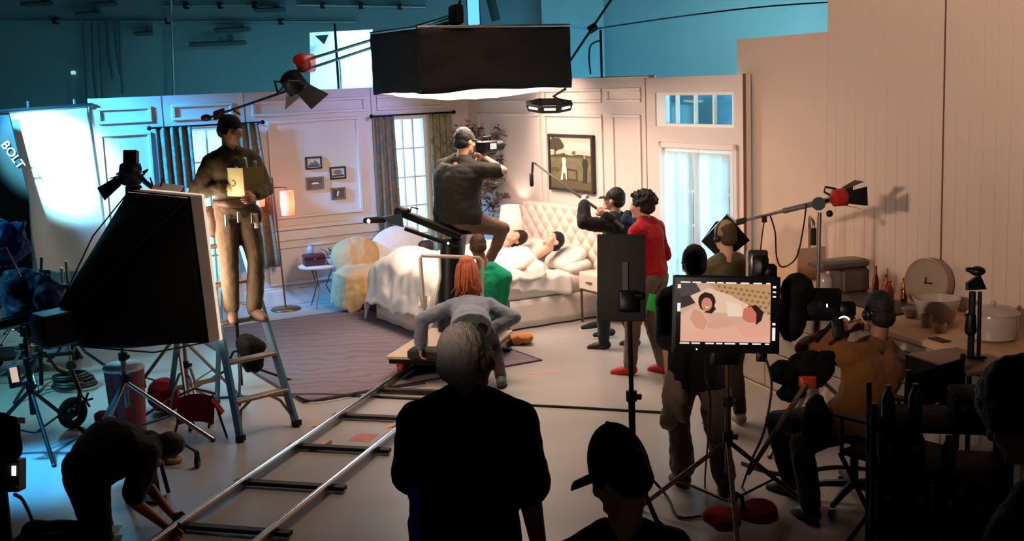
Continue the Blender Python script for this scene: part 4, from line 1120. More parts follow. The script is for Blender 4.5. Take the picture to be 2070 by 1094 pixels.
solo('emergency_lamp', MB().box(PY(148, 147, 19.95), .07, .05, .06, 0, .01), EM('tiny_lamp', (150, 215, 215), .9), 'tiny pale square indicator lamp on the dark back wall', 'light')
solo('overhead_wire', cable([PY(1180, 62, 19.98), PY(1245, 52, 18.5), PY(1400, 30, 17), PY(1550, 13, 17), PY(1700, 3, 17)], .012), BLKP, 'thin dark wire sagging across above the kitchen wall', 'cable')
solo('roof_duct', MB().cyl(PY(985, -30, 18.5), PY(1003, 42, 18.5), .07), M('duct_dark', (40, 58, 62), .6), 'dark vertical duct high behind the overhead soft box', 'duct')
pl_ = PY(1160, 20, 19.2); solo('wall_column', MB().box(Vector((pl_.x, 19.8, 3.4)), 1.0, .5, 6.8), M('column_paint', (120, 146, 150), .7, var=.05), kind='structure', label='pale studio column above the right bedroom wall')

# --- hanging white cloth at left with lettered black bag
mb = MB()
def clothf(i, j):
    v = 5.80 - .84 * i - (.26 * (1 - i)) * j * .45 - .0 * j; z = 2.60 - (1.86 + .02 * i) * j
    return RM(.02 + .03 * sin(i * 8 + 3 * j) * j + .05 * noise.noise(Vector((i * 3, j * 2, 3))) * j, v - .1 * i * j, z)
mb.sheet(clothf, 30, 30, .005)
r = thing('hanging_cloth', 'brightly lit white cloth hanging beside the left bedroom wall', 'cloth', RM(.02, 5.4, .74))
part('cloth', mb, fabric('cloth_white', (224, 230, 226), .9, .03, 6, .15), r, 180)
part('batten', MB().cyl(RM(.02, 4.9, 2.63), RM(.02, 5.95, 2.60), .025), STEEL, r)
for v in (5.1, 5.6): part('tie', MB().cyl(RM(.02, v, 2.60), RM(.02, v, 2.70), .012), STEEL, r)
stand('grey stand holding the batten of the white cloth', RM(-.1, 5.9, 0), 2.7, .4, rot=20)
mb = MB(); bb = [PY(-60, 235, 13.2), PY(18, 232, 13.2), PY(58, 400, 13.2), PY(66, 560, 13.2), PY(-60, 560, 13.2)]
r = thing('lettered_drape', 'dark drape with pale slanted lettering at the left edge', 'drape', (bb[3] + bb[4]) / 2)
mb.poly(bb, .03, Vector((0, 1, 0))); part('drape', mb, M('drape_dark', (20, 40, 46), .9, 0, (6, .5), .2, 3), r)
tx = bpy.data.curves.new('t', 'FONT'); tx.body = 'BOLT'; tx.size = .135; tx.extrude = .004; to = bpy.data.objects.new('t', tx); col.objects.link(to)
dg = bpy.context.evaluated_depsgraph_get(); tme = bpy.data.meshes.new_from_object(to.evaluated_get(dg)); bpy.data.objects.remove(to)
c0 = PY(1, 292, 13.17); d1 = (PY(40, 345, 13.17) - c0).normalized(); d2 = Vector((0, -1, 0)).cross(d1).normalized(); d2 = d2 if d2.z > 0 else -d2
mm = Matrix.Identity(4)
for i in range(3): mm[i][0], mm[i][1], mm[i][2], mm[i][3] = d1[i], d2[i], d1.cross(d2)[i], c0[i]
tme.transform(mm); part('lettering', tme, M('letter_pale', (190, 215, 215), .6, emit=((120, 170, 175), .12)), r)

# --- big soft box on the left, seen from behind
fr = Vector((.74, .67, .05)).normalized(); fx = fr.cross(ZD).normalized(); fz = fx.cross(fr).normalized()
fc = PY(338, 535, 9.3); hw, hh = .52, .56
bc = PY(150, 655, 8.45)
r = thing('side_softbox', 'large black soft box seen from behind beside the ladder', 'soft box', Vector((fc.x, fc.y, .8)))
rim = [fc + fx * hw * a + fz * hh * c for a, c in ((1, 1), (-1, 1), (-1, -1), (1, -1))]
bk = [bc + fx * .17 * a + fz * .15 * c for a, c in ((1, 1), (-1, 1), (-1, -1), (1, -1))]
cenr = (rim[0] + rim[2]) / 2
for k in range(4):
    a, b_, c, e_ = bk[k], bk[(k + 1) % 4], rim[(k + 1) % 4], rim[k]; mc = (a + b_ + c + e_) / 4; o_ = (b_ - a).cross(e_ - a).normalized(); o_ = o_ if o_.dot(mc - (cenr + bc) / 2) > 0 else -o_
    mb = MB(); mb.sheet(lambda i, j: (a.lerp(b_, i)).lerp(e_.lerp(c, i), j) + o_ * (.06 * sin(pi * j) * sin(pi * i)), 14, 16, .004)
    part('side_panel', mb, NYL, r, 180)
part('back_plate', MB().poly(bk, .02, -fr), NYL, r)
part('lamp_housing', MB().obox(bc - fr * .14, fx, fz, fr, .13, .12, .14, .03), BLK, r)
WSH = M('white_lip', (236, 226, 218), .8)
for k in range(4):
    a, b_ = rim[k], rim[(k + 1) % 4]; part('front_lip', MB().poly([a, b_, b_ + fr * .11, a + fr * .11], .006, (a + b_) / 2 - cenr), WSH, r); part('rim_tube', MB().cyl(a, b_, .01), BLK, r)
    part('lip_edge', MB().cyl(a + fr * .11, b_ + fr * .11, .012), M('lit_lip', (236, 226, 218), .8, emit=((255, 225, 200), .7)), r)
part('diffuser', MB().poly([p - fr * .01 for p in rim], .004, fr), M('lit_diffuser', (240, 230, 220), .9, emit=((255, 218, 186), .9)), r)
for k in range(4): part('rod', MB().tube([bk[k], (bk[k].lerp(rim[k], .5)) + (bk[k] - bc).normalized() * .08, rim[k]], .006), BLK, r)
part('panel_seam', MB().tube([bk[3].lerp(bk[2], .3) - fr * .0, (bk[3].lerp(bk[2], .3)).lerp(rim[3].lerp(rim[2], .35), .5) - fz * .05], .004), STEEL, r)
lo = bpy.data.objects['softbox_side_light']; lo.location = fc + fr * .02; lo.rotation_euler = fr.to_track_quat('-Z', 'Y').to_euler()
sbase = Vector((fc.x - .25, fc.y - .25, 0)).lerp(Vector((bc.x, bc.y, 0)), .2)
stand('heavy stand with splayed legs under the big black soft box', Vector((sbase.x, sbase.y, 0)), 1.0, .62, .55, STEEL, 15, .022, turtle=False)
stand('second wheeled stand behind the soft box with a diagonal brace', PF(372, 835), 1.15, .6, .7, STEEL, 50, .02, turtle=False)

# tilted light panel on top
pc_ = PY(338, 389, 9.75); r = thing('led_fixture', 'warm lit round-edged light panel lying tilted above the soft box', 'light panel', pc_)
px_ = (RV * .98 - UV * .12).normalized(); py_ = (FW * .9 + UV * .42).normalized(); pz_ = px_.cross(py_)
part('housing', MB().obox(pc_, px_, py_, pz_, .125, .10, .035, .03), M('panel_brown', (110, 84, 72), .6), r); part('cover', MB().obox(pc_ + pz_ * .037, px_, py_, pz_, .115, .09, .004), M('panel_cover', (232, 220, 210), .7), r)
for dx in (-.11, -.06): part('prong', MB().cyl(pc_ + px_ * dx, pc_ + px_ * dx + UV * .11 + RV * (dx + .08), .008), BLK, r)
stand('thin stand hidden behind the soft box, under the tilted light panel', Vector((pc_.x, pc_.y + .12, 0)), pc_.z, .4, rot=70)


def barn_light(label, c, aim, size=.1, mat=None, name='barn_door_light', yoke=True, spread=.55, group='barn door lights', open_=(1, 1, 1, 1), sidex=None):
    c = vec(c); f = vec(aim).normalized(); x, y, f = basis(f)
    r = thing(name, label, 'film light', c, group); mat = mat or BLK
    part('housing', MB().lathe(c - f * size * 1.5, [(size * .5, 0), (size * .95, size * .3), (size, size * 1.6), (size * .9, size * 1.7)], 16, f), mat, r, 50)
    part('snoot', MB().lathe(c - f * size * .1, [(size * .95, 0), (size * 1.05, size * .25), (size * .9, size * .25)], 16, f), BLK, r)
    part('lens', MB().lathe(c + f * size * .05, [(size * .88, 0), (size * .6, size * .12), (size * .1, size * .18)], 16, f), M('lens_glass', (60, 66, 70), .1), r)
    for k, (o_, q) in enumerate(((x, y), (-x, y), (y, x), (-y, x))):
        if not open_[k]: continue
        h = c + o_ * size * .95 + f * size * .1; e = h + (f * (1 - spread) + o_ * spread).normalized() * size * 1.9
        part('barn_door', MB().poly([h - q * size * .7, h + q * size * .7, e + q * size * 1.05, e - q * size * 1.05], .004, f), BLK, r)
    if yoke:
        part('yoke', MB().tube([c + x * size * 1.15 - f * size * .6, c + x * size * 1.2 - f * size * 1.3 - y * size * .8, c - y * size * 1.7 - f * size * .7, c - x * size * 1.2 - f * size * 1.3 - y * size * .8, c - x * size * 1.15 - f * size * .6], size * .1), BLK, r)
    return r


p = PY(262, 362, 9.9)
barn_light('black film light pointing down left in front of the cyan wall', p, (-.25, .35, -.8), .095)
r = thing('black_hood', 'boxy black hood on top of the film light by the cyan wall', 'hood', PY(265, 330, 9.95)); part('hood', MB().obox(PY(265, 326, 9.95), RV, UV, FW, .055, .09, .05, .01), BLK, r); part('knob', MB().ell(PY(274, 306, 9.93), .014, .014, .014), BLK, r); part('arm', MB().cyl(PY(280, 350, 9.9), PY(312, 386, 9.8), .014), BLK, r)
part('lever', MB().cyl(PY(283, 330, 9.9), PY(286, 368, 9.9), .006), BLK, r)
# clamped light with open doors over the set, on a long rod
p = PY(598, 176, 10.6)
barn_light('black film light with two open barn doors above the left wall pictures', p + (FW * .05), (.45, .35, -.82), .105, open_=(1, 1, 0, 0), spread=.5)
barn_light('red-backed film light at the end of the boom above the left wall', PY(612, 132, 10.7), (.1, .6, -.5), .07, REDP, open_=(0, 0, 0, 0), yoke=False)
r = thing('grip_arm', 'long thin black grip arm from behind the ladder person to the film light', 'grip arm', PY(445, 232, 10.6)); part('rod', MB().cyl(PY(408, 243, 10.6), PY(580, 184, 10.6), .011), BLK, r); part('grip_head', MB().obox(PY(443, 231, 10.6), (PY(580, 184, 10.6) - PY(408, 243, 10.6)).normalized(), Vector((0, 1, 0)), ZD, .05, .03, .04, .01), BLK, r)
part('grip_end', MB().ell(PY(417, 238, 10.6), .05, .03, .03), BLK, r); part('lever', MB().cyl(PY(470, 222, 10.6), PY(486, 232, 10.6), .008), BLK, r)
g_ = PY(447, 240, 10.62); stand('black stand behind the ladder holding the grip arm', Vector((g_.x, g_.y, 0)), g_.z, .5, mat=BLK, rot=40)

# --- step ladder
LAD = M('ladder_blue', (88, 128, 150), .5, .2, (25, .1), .12, 6); LAL = M('ladder_alu', (160, 140, 124), .45, .6)
lf_, rf_ = PF(487, 893), PF(600, 862); wdir = (rf_ - lf_).normalized(); mid_ = (lf_ + rf_) / 2; rear = Vector((-wdir.y, wdir.x, 0)); lw = (rf_ - lf_).length / 2
lad = thing('step_ladder', 'pale blue fibreglass step ladder with aluminium treads', 'ladder', mid_)
LH = 1.95; tl = mid_ + rear * .62 + ZD * LH
fl_ = lambda g, t: (mid_ + wdir * g * lw).lerp(tl + wdir * g * lw * .55, t)
for g in (-1, 1):
    a, b_ = fl_(g, 0), fl_(g, 1); dd = (b_ - a).normalized(); nn = wdir.cross(dd)
    part('front_rail', MB().obox((a + b_) / 2, wdir, nn, dd, .016, .04, (b_ - a).length / 2, .006), LAD, lad); part('rail_foot', MB().obox(a + ZD * .025, wdir, nn, ZD, .022, .045, .025), M('rubber_dark', (38, 36, 34), .8), lad)
    a = mid_ + rear * 1.2 + wdir * g * lw * .9; b_ = tl + wdir * g * lw * .5; dd = (b_ - a).normalized(); nn = wdir.cross(dd)
    part('rear_rail', MB().obox((a + b_) / 2, wdir, nn, dd, .013, .022, (b_ - a).length / 2), LAD, lad); part('rail_foot', MB().obox(a + ZD * .02, wdir, nn, ZD, .018, .03, .02), M('rubber_dark', (38, 36, 34), .8), lad)
for k in range(6):
    t = .30 * (k + 1) / LH; c = (fl_(-1, t) + fl_(1, t)) / 2; w_ = (fl_(1, t) - fl_(-1, t)).length / 2
    part('tread', MB().obox(c, wdir, rear, ZD, w_, .045, .014, .004), LAL, lad)
    if k in (1, 3): part('rear_bar', MB().obox((mid_ + rear * 1.2).lerp(tl, .12 + .3 * (k // 2)), wdir, rear, ZD, lw * (.85 - .1 * k / 3), .012, .02), LAL, lad)
part('top_cap', MB().obox(tl, wdir, rear, ZD, lw * .62, .09, .03, .01), LAD, lad)
for g in (-1, 1):
    t = .3 / LH; a = fl_(g, t); mb = MB(); mb.tube([a - wdir * g * .15 - ZD * .02, a - wdir * g * .06 - ZD * .08, fl_(g, .05) - wdir * g * .02], .012); part('tread_brace', mb, LAL, lad)
    part('spreader', MB().cyl(fl_(g, .5), (mid_ + rear * 1.2 + wdir * g * lw * .9).lerp(tl + wdir * g * lw * .5, .5), .01), STEEL, lad)
solo('tool_pouch', fuse(MB().rc(PY(505, 700, 9.75), .10, PY(512, 735, 9.75), .09).rc(PY(495, 690, 9.8), .07, PY(520, 700, 9.8), .07), .02, 2, .02, 12), NYL, 'dark cloth pouch hanging on the ladder below the feet', 'pouch')

# --- dolly track
t0, t1 = PF(345, 1094), PF(846, 744); td = (t1 - t0).normalized(); tn = Vector((td.y, -td.x, 0))
gauge = .63; A = t0 - td * 1.0; TL = 6.6
trk = thing('dolly_track', 'pair of bright steel dolly rails running across the floor towards the bed', 'track', A + td * 3)
for g in (0, 1): part('rail', MB().cyl(A + tn * gauge * g + ZD * .075, A + tn * gauge * g + td * TL + ZD * .075, .022, n=12), CHROME, trk); part('rail_web', MB().obox(A + tn * gauge * g + td * TL / 2 + ZD * .05, tn, td, ZD, .006, TL / 2, .03), STEEL, trk)
tie = None; TIEM = M('tie_dark', (44, 38, 34), .7)
for k in range(8):
    c = A + td * (.35 + k * .83) + tn * gauge / 2
    part('tie', MB().obox(c + ZD * .03, tn, td, ZD, gauge / 2 + .10, .03, .014), TIEM, trk)
WDG = M('wedge_pine', (190, 148, 104), .7, var=.1, vscale=8)
for k, (px, py, an) in enumerate(((940, 0, 0), (650, 860, 15), (800, 860, 40), (645, 905, 60), (505, 860, 0))):
    if k in (0, 4): continue
    p = PF(px, py); a = radians(an); X = Vector((cos(a), sin(a), 0)); Y = Vector((-sin(a), cos(a), 0))
    solo('levelling_wedge', MB().add([p - X * .12 - Y * .03, p + X * .12 - Y * .03, p + X * .12 + Y * .03, p - X * .12 + Y * .03, p + X * .12 - Y * .03 + ZD * .03, p + X * .12 + Y * .03 + ZD * .03], [(0, 3, 2, 1), (0, 1, 4), (3, 5, 2), (1, 2, 5, 4), (0, 4, 5, 3)]), WDG, ['', 'pale wooden wedge left of the track rail', 'pale wooden wedge at the right rail near the man in black', 'wooden wedge lying against a track tie'][k], 'wedge', 'wooden wedges along the track')
solo('tape_mark', MB().obox(PF(735, 885), td, tn, ZD, .1, .09, .0015), M('tape_pink', (176, 104, 96), .8, var=.3, vscale=30), 'faded pink tape mark on the floor between the rails', 'tape')
solo('tape_mark', MB().obox(PF(1097, 754), Vector((1, .1, 0)).normalized(), Vector((-.1, 1, 0)).normalized(), ZD, .14, .02, .0015), M('tape_orange', (206, 140, 112), .8), 'short orange tape line on the floor before the bed', 'tape')

# --- dolly on the far end of the track
dp = A + td * 5.55 + tn * gauge / 2
dol = thing('camera_dolly', 'camera dolly with pale deck, push bar and black crane column', 'dolly', dp)
part('deck', MB().obox(dp + ZD * .22, tn, td, ZD, .44, .62, .018, .008), M('deck_ply', (196, 170, 150), .6, var=.08), dol); part('deck_frame', MB().obox(dp + ZD * .18, tn, td, ZD, .42, .60, .022), DARKM, dol)
for g in (-1, 1):
    for h in (-.52, .45):
        c = dp + tn * g * gauge / 2 + td * h
        tr_ = part('wheel_truck', MB().obox(c + ZD * .145, tn, td, ZD, .035, .09, .02, .008), REDP, dol)
        for s_ in (-.05, .05): part('wheel', MB().cyl(c + td * s_ + ZD * .115 - tn * .025, c + td * s_ + ZD * .115 + tn * .025, .04, n=14), M('wheel_red', (150, 50, 36), .5), tr_)
PB = M('push_bar_cream', (206, 190, 172), .35, .4)
pb0 = PY(851, 610, 11.25); y_ = pb0.y
TLc, TRc = PY(847, 517, 11.2), PY(975, 521, 11.35)
b1 = Vector((TLc.x + .03, TLc.y, .24)); b2 = Vector((TRc.x - .03, TRc.y, .24))
part('push_bar', MB().tube([b1, TLc + Vector((.01, 0, -.03)), TLc + Vector((.03, 0, 0)), TRc + Vector((-.03, 0, 0)), TRc + Vector((0, 0, -.03)), b2], .018), PB, dol)
m1 = PY(888, 520, 11.25); part('bar_strut', MB().tube([m1, PY(890, 560, 11.2), PY(877, 620, 11.1)], .014), PB, dol)
m1 = PY(855, 610, 11.2); part('bar_plate', MB().obox(m1, RV, UV, FW, .04, .06, .015, .004), PB, dol)
cb = Vector((-.62, 11.85, .24)); ct = Vector((-.60, 11.9, 1.16))
part('column', MB().loft([[c_ + Vector((s_ * cos(2 * pi * i / 12 + .26), s_ * sin(2 * pi * i / 12 + .26), 0)) for i in range(12)] for c_, s_ in ((cb, .16), (cb + ZD * .3, .15), (ct - ZD * .1, .12), (ct, .11))]), BLK, dol)
e1, e0 = PY(930, 478, 11.8), PY(812, 430, 11.75)
part('crane_beam', MB().cyl(e0, e1, .045), BLK, dol); part('crane_beam', MB().cyl(PY(818, 462, 11.72), PY(925, 500, 11.78), .022), BLK, dol)
BLG = M('blue_grey_cast', (58, 74, 84), .45, .4)
part('crane_bracket', MB().poly([PY(772, 440, 11.66), PY(812, 432, 11.66), PY(815, 460, 11.66), PY(790, 452, 11.66)], .08, Vector((0, 1, 0))), BLG, dol)
part('crane_nose', MB().rc(PY(740, 446, 11.7), .03, PY(775, 444, 11.7), .035), BLK, dol); part('nose_lamp', MB().ell(PY(745, 447, 11.66), .016, .01, .022), EM('white_led', (255, 245, 235), 3), dol)
part('crane_head', MB().ell(PY(812, 427, 11.75), .085, .07, .05), BLK, dol); part('crane_lever', MB().tube([PY(828, 430, 11.7), PY(832, 419, 11.7), PY(846, 422, 11.7)], .009), BLK, dol)
seat = Vector((-.53, 11.98, 1.27)); part('seat', MB().lathe(seat - ZD * .05, [(.17, 0), (.19, .02), (.18, .05), (.1, .06)], 20), NYL, dol, 60); part('seat_post', MB().cyl(ct - ZD * .12, seat - ZD * .04, .05), BLK, dol)
part('latch', MB().ell(PY(906, 492, 11.68), .012, .012, .012), EM('white_led', (255, 245, 235), 3), dol)
solo('dolly_pad', MB().obox(PY(862, 714, 10.75), td, tn, ZD, .09, .16, .05, .02), M('pad_dark', (40, 30, 28), .6), 'dark padded box on the dolly deck under the woman hand', 'box')

# --- boom microphone
h1_, m0 = PY(1240, 445, 11.6), PY(1084, 332, 12.35)
r = thing('boom_microphone', 'long boom pole with a black microphone held over the bed', 'microphone', h1_)
part('pole', MB().tube([h1_ + (h1_ - m0) * .12, h1_.lerp(m0, .5) - ZD * .01, m0], [.017, .014, .01]), M('boom_carbon', (60, 50, 46), .4), r); part('mount', MB().tube([m0, PY(1077, 328, 12.35), PY(1076, 350, 12.35)], .012), BLK, r)
part('mic', MB().lathe(PY(1075, 377, 12.35), [(.014, 0), (.022, .015), (.022, .12), (.013, .14)], 12), BLKP, r)

# --- tall dark panel on a stand, mid right
pb_ = PY(1256, 562, 6.7); X = RV; pn = thing('dark_panel', 'tall matte black rectangular panel on a black stand', 'panel', pb_ - UV * .25)
part('panel', MB().obox(pb_, X, UV, FW, .138, .25, .012, .006), M('panel_matte', (34, 33, 30), .8, 0, (30, .1), .1, 4), pn)
part('handle_strip', MB().obox(pb_ + UV * .0 + RV * .02 - FW * .016, X, UV, FW, .016, .09, .008), M('strip_grey', (70, 66, 60), .6), pn); part('mount_plate', MB().obox(pb_ - UV * .13 + RV * .03 - FW * .04, X, UV, FW, .05, .06, .03, .01), BLK, pn); part('mount_knob', MB().cyl(pb_ - UV * .10 + RV * .05 - FW * .05, pb_ - UV * .10 + RV * .11 - FW * .05, .02), BLK, pn)
sb_ = pb_ + RV * .03 - FW * .03; stand('black double-pole stand carrying the tall dark panel', Vector((sb_.x + .01, sb_.y, 0)), sb_.z - .1, .45, mat=BLK, rot=200, r=.02)

# --- monitor on stand
MY = 6.85; mc = PY(1470, 636, MY); mX = (RV * .995 + FW * .06 + UV * -.02).normalized(); mZ = (UV * 1 - mX * UV.dot(mX)).normalized(); mN = mX.cross(mZ)
if mN.dot(FW) > 0: mN = -mN
mon = thing('field_monitor', 'large black production monitor showing the couple in bed', 'monitor', mc - mZ * .23)
HWm, HHm = .318, .228
mp = lambda a, c, d=0: mc + mX * (a - .5) * 2 * HWm + mZ * (.5 - c) * 2 * HHm + mN * d   # 0..1 across the casing
part('casing', MB().obox(mc - mN * .03, mX, mZ, mN, HWm, HHm, .03, .01), BLKP, mon)
sx0, sx1, sy0, sy1 = .065, .905, .10, .855
mq = lambda a, c, d=.0012: mp(sx0 + (sx1 - sx0) * a, sy0 + (sy1 - sy0) * c, d)
scr = part('screen', MB().poly([mq(0, 0, .0006), mq(1, 0, .0006), mq(1, 1, .0006), mq(0, 1, .0006)]), EM('screen_linen', (206, 164, 138), .85), mon)
SL = [.0012]
def spl(pts, rgb, nm, s=.85):
    SL[0] += .00012; part(nm, MB().poly([mq(*p, SL[0]) for p in pts]), EM('screen_%d_%d_%d' % rgb, rgb, s), scr)
spl([(0, 0), (.16, 0), (.22, .14), (.10, .22), (.08, .38), (0, .44)], (78, 66, 64), 'image_corner'); spl([(0, .24), (.12, .20), (.16, .34), (.04, .42), (0, .42)], (58, 46, 46), 'image_shadow')
spl([(.30, 0), (1, 0), (1, .52), (.7, .32), (.42, .16)], (190, 144, 100), 'image_headboard')
for i in range(11):
    for j in range(5):
        a = .42 + i * .062 + .03 * (j % 2); c = .05 + j * .085 + i * .012
        if a < .99 and c < .12 + (a - .42) * .75: spl([(a, c - .03), (a + .026, c), (a, c + .03), (a - .022, c)], (146, 104, 70), 'image_tuft')
spl([(.10, .22), (.3, .08), (.55, .2), (.8, .4), (.62, .52), (.4, .5), (.2, .42)], (226, 190, 160), 'image_pillow'); spl([(.5, .3), (.66, .36), (.7, .56), (.52, .56)], (236, 206, 180), 'image_pillow_light')
spl(circ(.285, .315, .10, .16, 14, .05), (48, 24, 20), 'image_hair'); spl([(.36, .36), (.39, .44), (.34, .52), (.26, .5)], (48, 24, 20), 'image_hair_end')
spl(circ(.285, .36, .06, .115, 14), (206, 132, 104), 'image_face'); spl([(.26, .40), (.32, .40), (.29, .43)], (240, 222, 210), 'image_smile')
spl([(0, .56), (.16, .38), (.25, .48), (.3, .62), (.42, .68), (.34, .8), (.14, .84), (0, .86)], (222, 176, 150), 'image_blanket'); spl([(.14, .44), (.24, .5), (.30, .66), (.26, .80), (.16, .76), (.1, .6)], (210, 150, 122), 'image_arm')
spl([(.28, .66), (.5, .6), (.62, .66), (.5, .74), (.3, .78)], (214, 156, 130), 'image_hand'); spl([(.0, .84), (.3, .8), (.6, .74), (1, .8), (1, 1), (0, 1)], (228, 168, 146), 'image_foreground')
spl([(.74, .38), (.84, .36), (.92, .48), (.9, .62), (.84, .70), (.8, .5)], (40, 20, 18), 'image_man_hair'); spl([(.70, .42), (.78, .38), (.84, .5), (.84, .66), (.74, .66), (.68, .58)], (204, 112, 90), 'image_man_face')
spl([(.6, .72), (.74, .66), (.86, .7), (1, .62), (1, .9), (.7, .9)], (226, 160, 138), 'image_shoulder')
WBAR = EM('screen_mark', (235, 225, 222), .95)
for a0, a1 in ((.06, .15), (.17, .25), (.30, .38), (.40, .46), (.48, .58), (.62, .70), (.74, .82), (.86, .9)):
    for c in (.083, .867): part('screen_mark', MB().poly([mp(a0, c, .001), mp(a1, c, .001), mp(a1, c + .018, .001), mp(a0, c + .018, .001)]), WBAR, mon)
for a, c0_, c1_ in ((.032, .12, .17), (.032, .36, .47), (.925, .12, .15), (.925, .19, .21), (.925, .25, .27), (.925, .60, .63), (.925, .66, .83)):
    part('screen_mark', MB().poly([mp(a, c0_, .001), mp(a + .03, c0_, .001), mp(a + .03, c1_, .001), mp(a, c1_, .001)]), WBAR, mon)
part('bracket', MB().obox(mp(.5, 1.0) - mN * .05, mX, mZ, mN, .08, .07, .03, .01), BLK, mon); part('cable_stub', MB().obox(mp(.84, 1.04) - mN * .02, mX, mZ, mN, .03, .03, .02, .008), BLK, mon)
part('power_led', MB().ell(mp(.22, .955, .002), .004, .004, .004), EM('white_led', (255, 245, 235), 3), mon)
sbm = mp(.53, 1.0) - mN * .06
stand('steel stand with splayed legs under the production monitor', Vector((sbm.x - .0, sbm.y, 0)), sbm.z, .62, .55, M('stand_bronze', (120, 100, 86), .4, .8), 25, .02, turtle=False)
bulge_bag('red sandbag slumped on the monitor stand legs', Vector((sbm.x + .04, sbm.y - .12, .06)), .42, .28, .16, 20, REDB, group='red sandbags')
for k in range(1):
    solo('monitor_cable', cable([mp(.3, 1.02), mp(.31, 1.3), mp(.36, 1.7), PF(1425, 985), PF(1445, 1020)], .006), BLKP, 'thin black cable dropping from the monitor', 'cable')
    solo('monitor_cable', cable([mp(.87, 1.05), PY(1560, 780, 6.9), PY(1545, 870, 6.9), PY(1520, 930, 6.95), PF(1500, 985)], .008), M('cable_brown', (70, 50, 40), .6), 'brown cable hanging from the monitor right corner to the floor', 'cable')

# --- boom stand with red light at right
aY = 8.5
al, ar_ = PY(1488, 450, 9.2), PY(1690, 401, aY)
r = thing('light_boom', 'grey boom arm holding the red light over the monitor', 'boom arm', PY(1655, 412, aY))
part('rod', MB().cyl(al, ar_, .012), STEEL, r); part('sleeve', MB().cyl(al.lerp(ar_, .5), al.lerp(ar_, .95), .022), STEEL, r); part('clamp', MB().obox(al.lerp(ar_, .05), (ar_ - al).normalized(), FW, UV, .05, .03, .025, .008), BLK, r)
part('pivot', MB().cyl(PY(1655, 412, aY - .06), PY(1655, 412, aY + .06), .05), BLK, r); part('knob', MB().ell(PY(1677, 432, aY - .03), .025, .025, .025), BLK, r); part('small_clamp', MB().cyl(al.lerp(ar_, .3), al.lerp(ar_, .3) - ZD * .05, .02), BLK, r)
bl = barn_light('red film light with a black hood at the end of the grey boom arm', PY(1706, 398, aY), (RV * .95 + UV * .12 + FW * .2), .066, REDP, open_=(1, 1, 1, 1), yoke=False, spread=.25)
part('bail', MB().tube([PY(1682, 397, aY), PY(1666, 388, aY), PY(1668, 378, aY), PY(1690, 382, aY)], .008), BLK, bl)
bq_ = PY(1655, 420, aY); stand('grey C-stand carrying the red boom light', Vector((PY(1650, 700, 8.5).x, 8.5, 0)), bq_.z, .55, .5, STEEL, 100, .022, turtle=False, top=PY(1657, 430, aY))
df = PY(1467, 482, 9.35); r = thing('diamond_flag', 'black diamond shaped flag behind the person with the beanie', 'flag', df - UV * .15)
part('flag', MB().poly([PY(1470, 433, 9.35), PY(1516, 486, 9.35), PY(1462, 530, 9.35), PY(1418, 488, 9.35)], .02, FW), M('flag_black', (14, 14, 15), .8), r); part('flag_flap', MB().poly([PY(1447, 448, 9.4), PY(1455, 446, 9.4), PY(1425, 478, 9.4), PY(1418, 488, 9.4)], .01, FW), BLK, r)
part('rod', MB().cyl(PY(1470, 433, 9.36), al, .008), STEEL, r)
solo('arm_cable', cable([PY(1557, 436, aY), PY(1567, 470, aY), PY(1570, 520, aY), PY(1582, 540, aY), PY(1610, 520, aY), PY(1624, 460, aY), PY(1630, 412, aY)], .006), BLKP, 'black cable looping below the grey boom arm', 'cable')
solo('arm_cable', cable([PY(1546, 440, aY), PY(1540, 480, aY), PY(1537, 515, aY)], .005), BLKP, 'straight thin cable hanging from the boom arm to the camera bag', 'cable')
r = thing('camera_rig', 'dark camera rig with a black hood behind the monitor', 'camera', PY(1600, 640, 7.1))
for nm, px, py, a, c in (('body', 1640, 615, .17, .10), ('battery', 1705, 625, .06, .05), ('top_box', 1535, 540, .045, .07), ('side_box', 1550, 550, .05, .05)): part(nm, MB().obox(PY(px, py, 7.15), RV, UV, FW, a * 1.0, c, .09, .03), BLK, r)
mb = MB(); mb.ell(PY(1612, 588, 7.1), .11, .10, .11); mb.ell(PY(1600, 640, 7.1), .09, .16, .12, RV, UV, FW); part('cover', fuse(mb, .015, 2, .015, 10), NYL, r)
part('front_box', MB().obox(PY(1530, 535, 7.2), RV, UV, FW, .06, .09, .06, .02), M('smoke_plastic', (52, 48, 46), .25), r)
part('support', MB().cyl(PY(1650, 640, 7.3), Vector((PF(1640, 955).x, PF(1640, 955).y, .5)), .03), STEEL, r); part('rig_lamp', MB().ell(PY(1672, 618, 7.0), .004, .004, .012), EM('white_led', (255, 245, 235), 3), r)
part('top_screw', MB().cyl(PY(1536, 508, 7.2), PY(1537, 520, 7.2), .018), BLK, r)
r = thing('small_phone_rig', 'small black viewfinder with a bright white edge on a jointed arm', 'viewfinder', PY(1694, 668, 6.9))
part('screen_back', MB().obox(PY(1694, 664, 6.9), (RV + UV * .15).normalized(), (UV - RV * .15).normalized(), FW, .036, .055, .012, .004), BLKP, r); part('lit_edge', MB().torus(PY(1706, 652, 6.93), .035, .004, FW, 14, 6, 20, 160), EM('white_led', (255, 245, 235), 3), r)
part('arm', MB().tube([PY(1650, 690, 7.0), PY(1670, 668, 6.95), PY(1690, 645, 6.92)], .014), BLK, r)
r = thing('tripod_head', 'dark fluid head with a red knob and handle on the stand right of the monitor', 'tripod head', PY(1640, 770, 7.1))
mb = MB(); mb.ell(PY(1640, 745, 7.15), .15, .11, .12); mb.ell(PY(1585, 755, 7.1), .10, .07, .09, RV, UV, FW); mb.ell(PY(1600, 795, 7.1), .10, .05, .08, RV, UV, FW); mb.ell(PY(1650, 850, 7.1), .09, .17, .10, RV, UV, FW); part('body', fuse(mb, .016, 2, .02, 12), NYL, r)
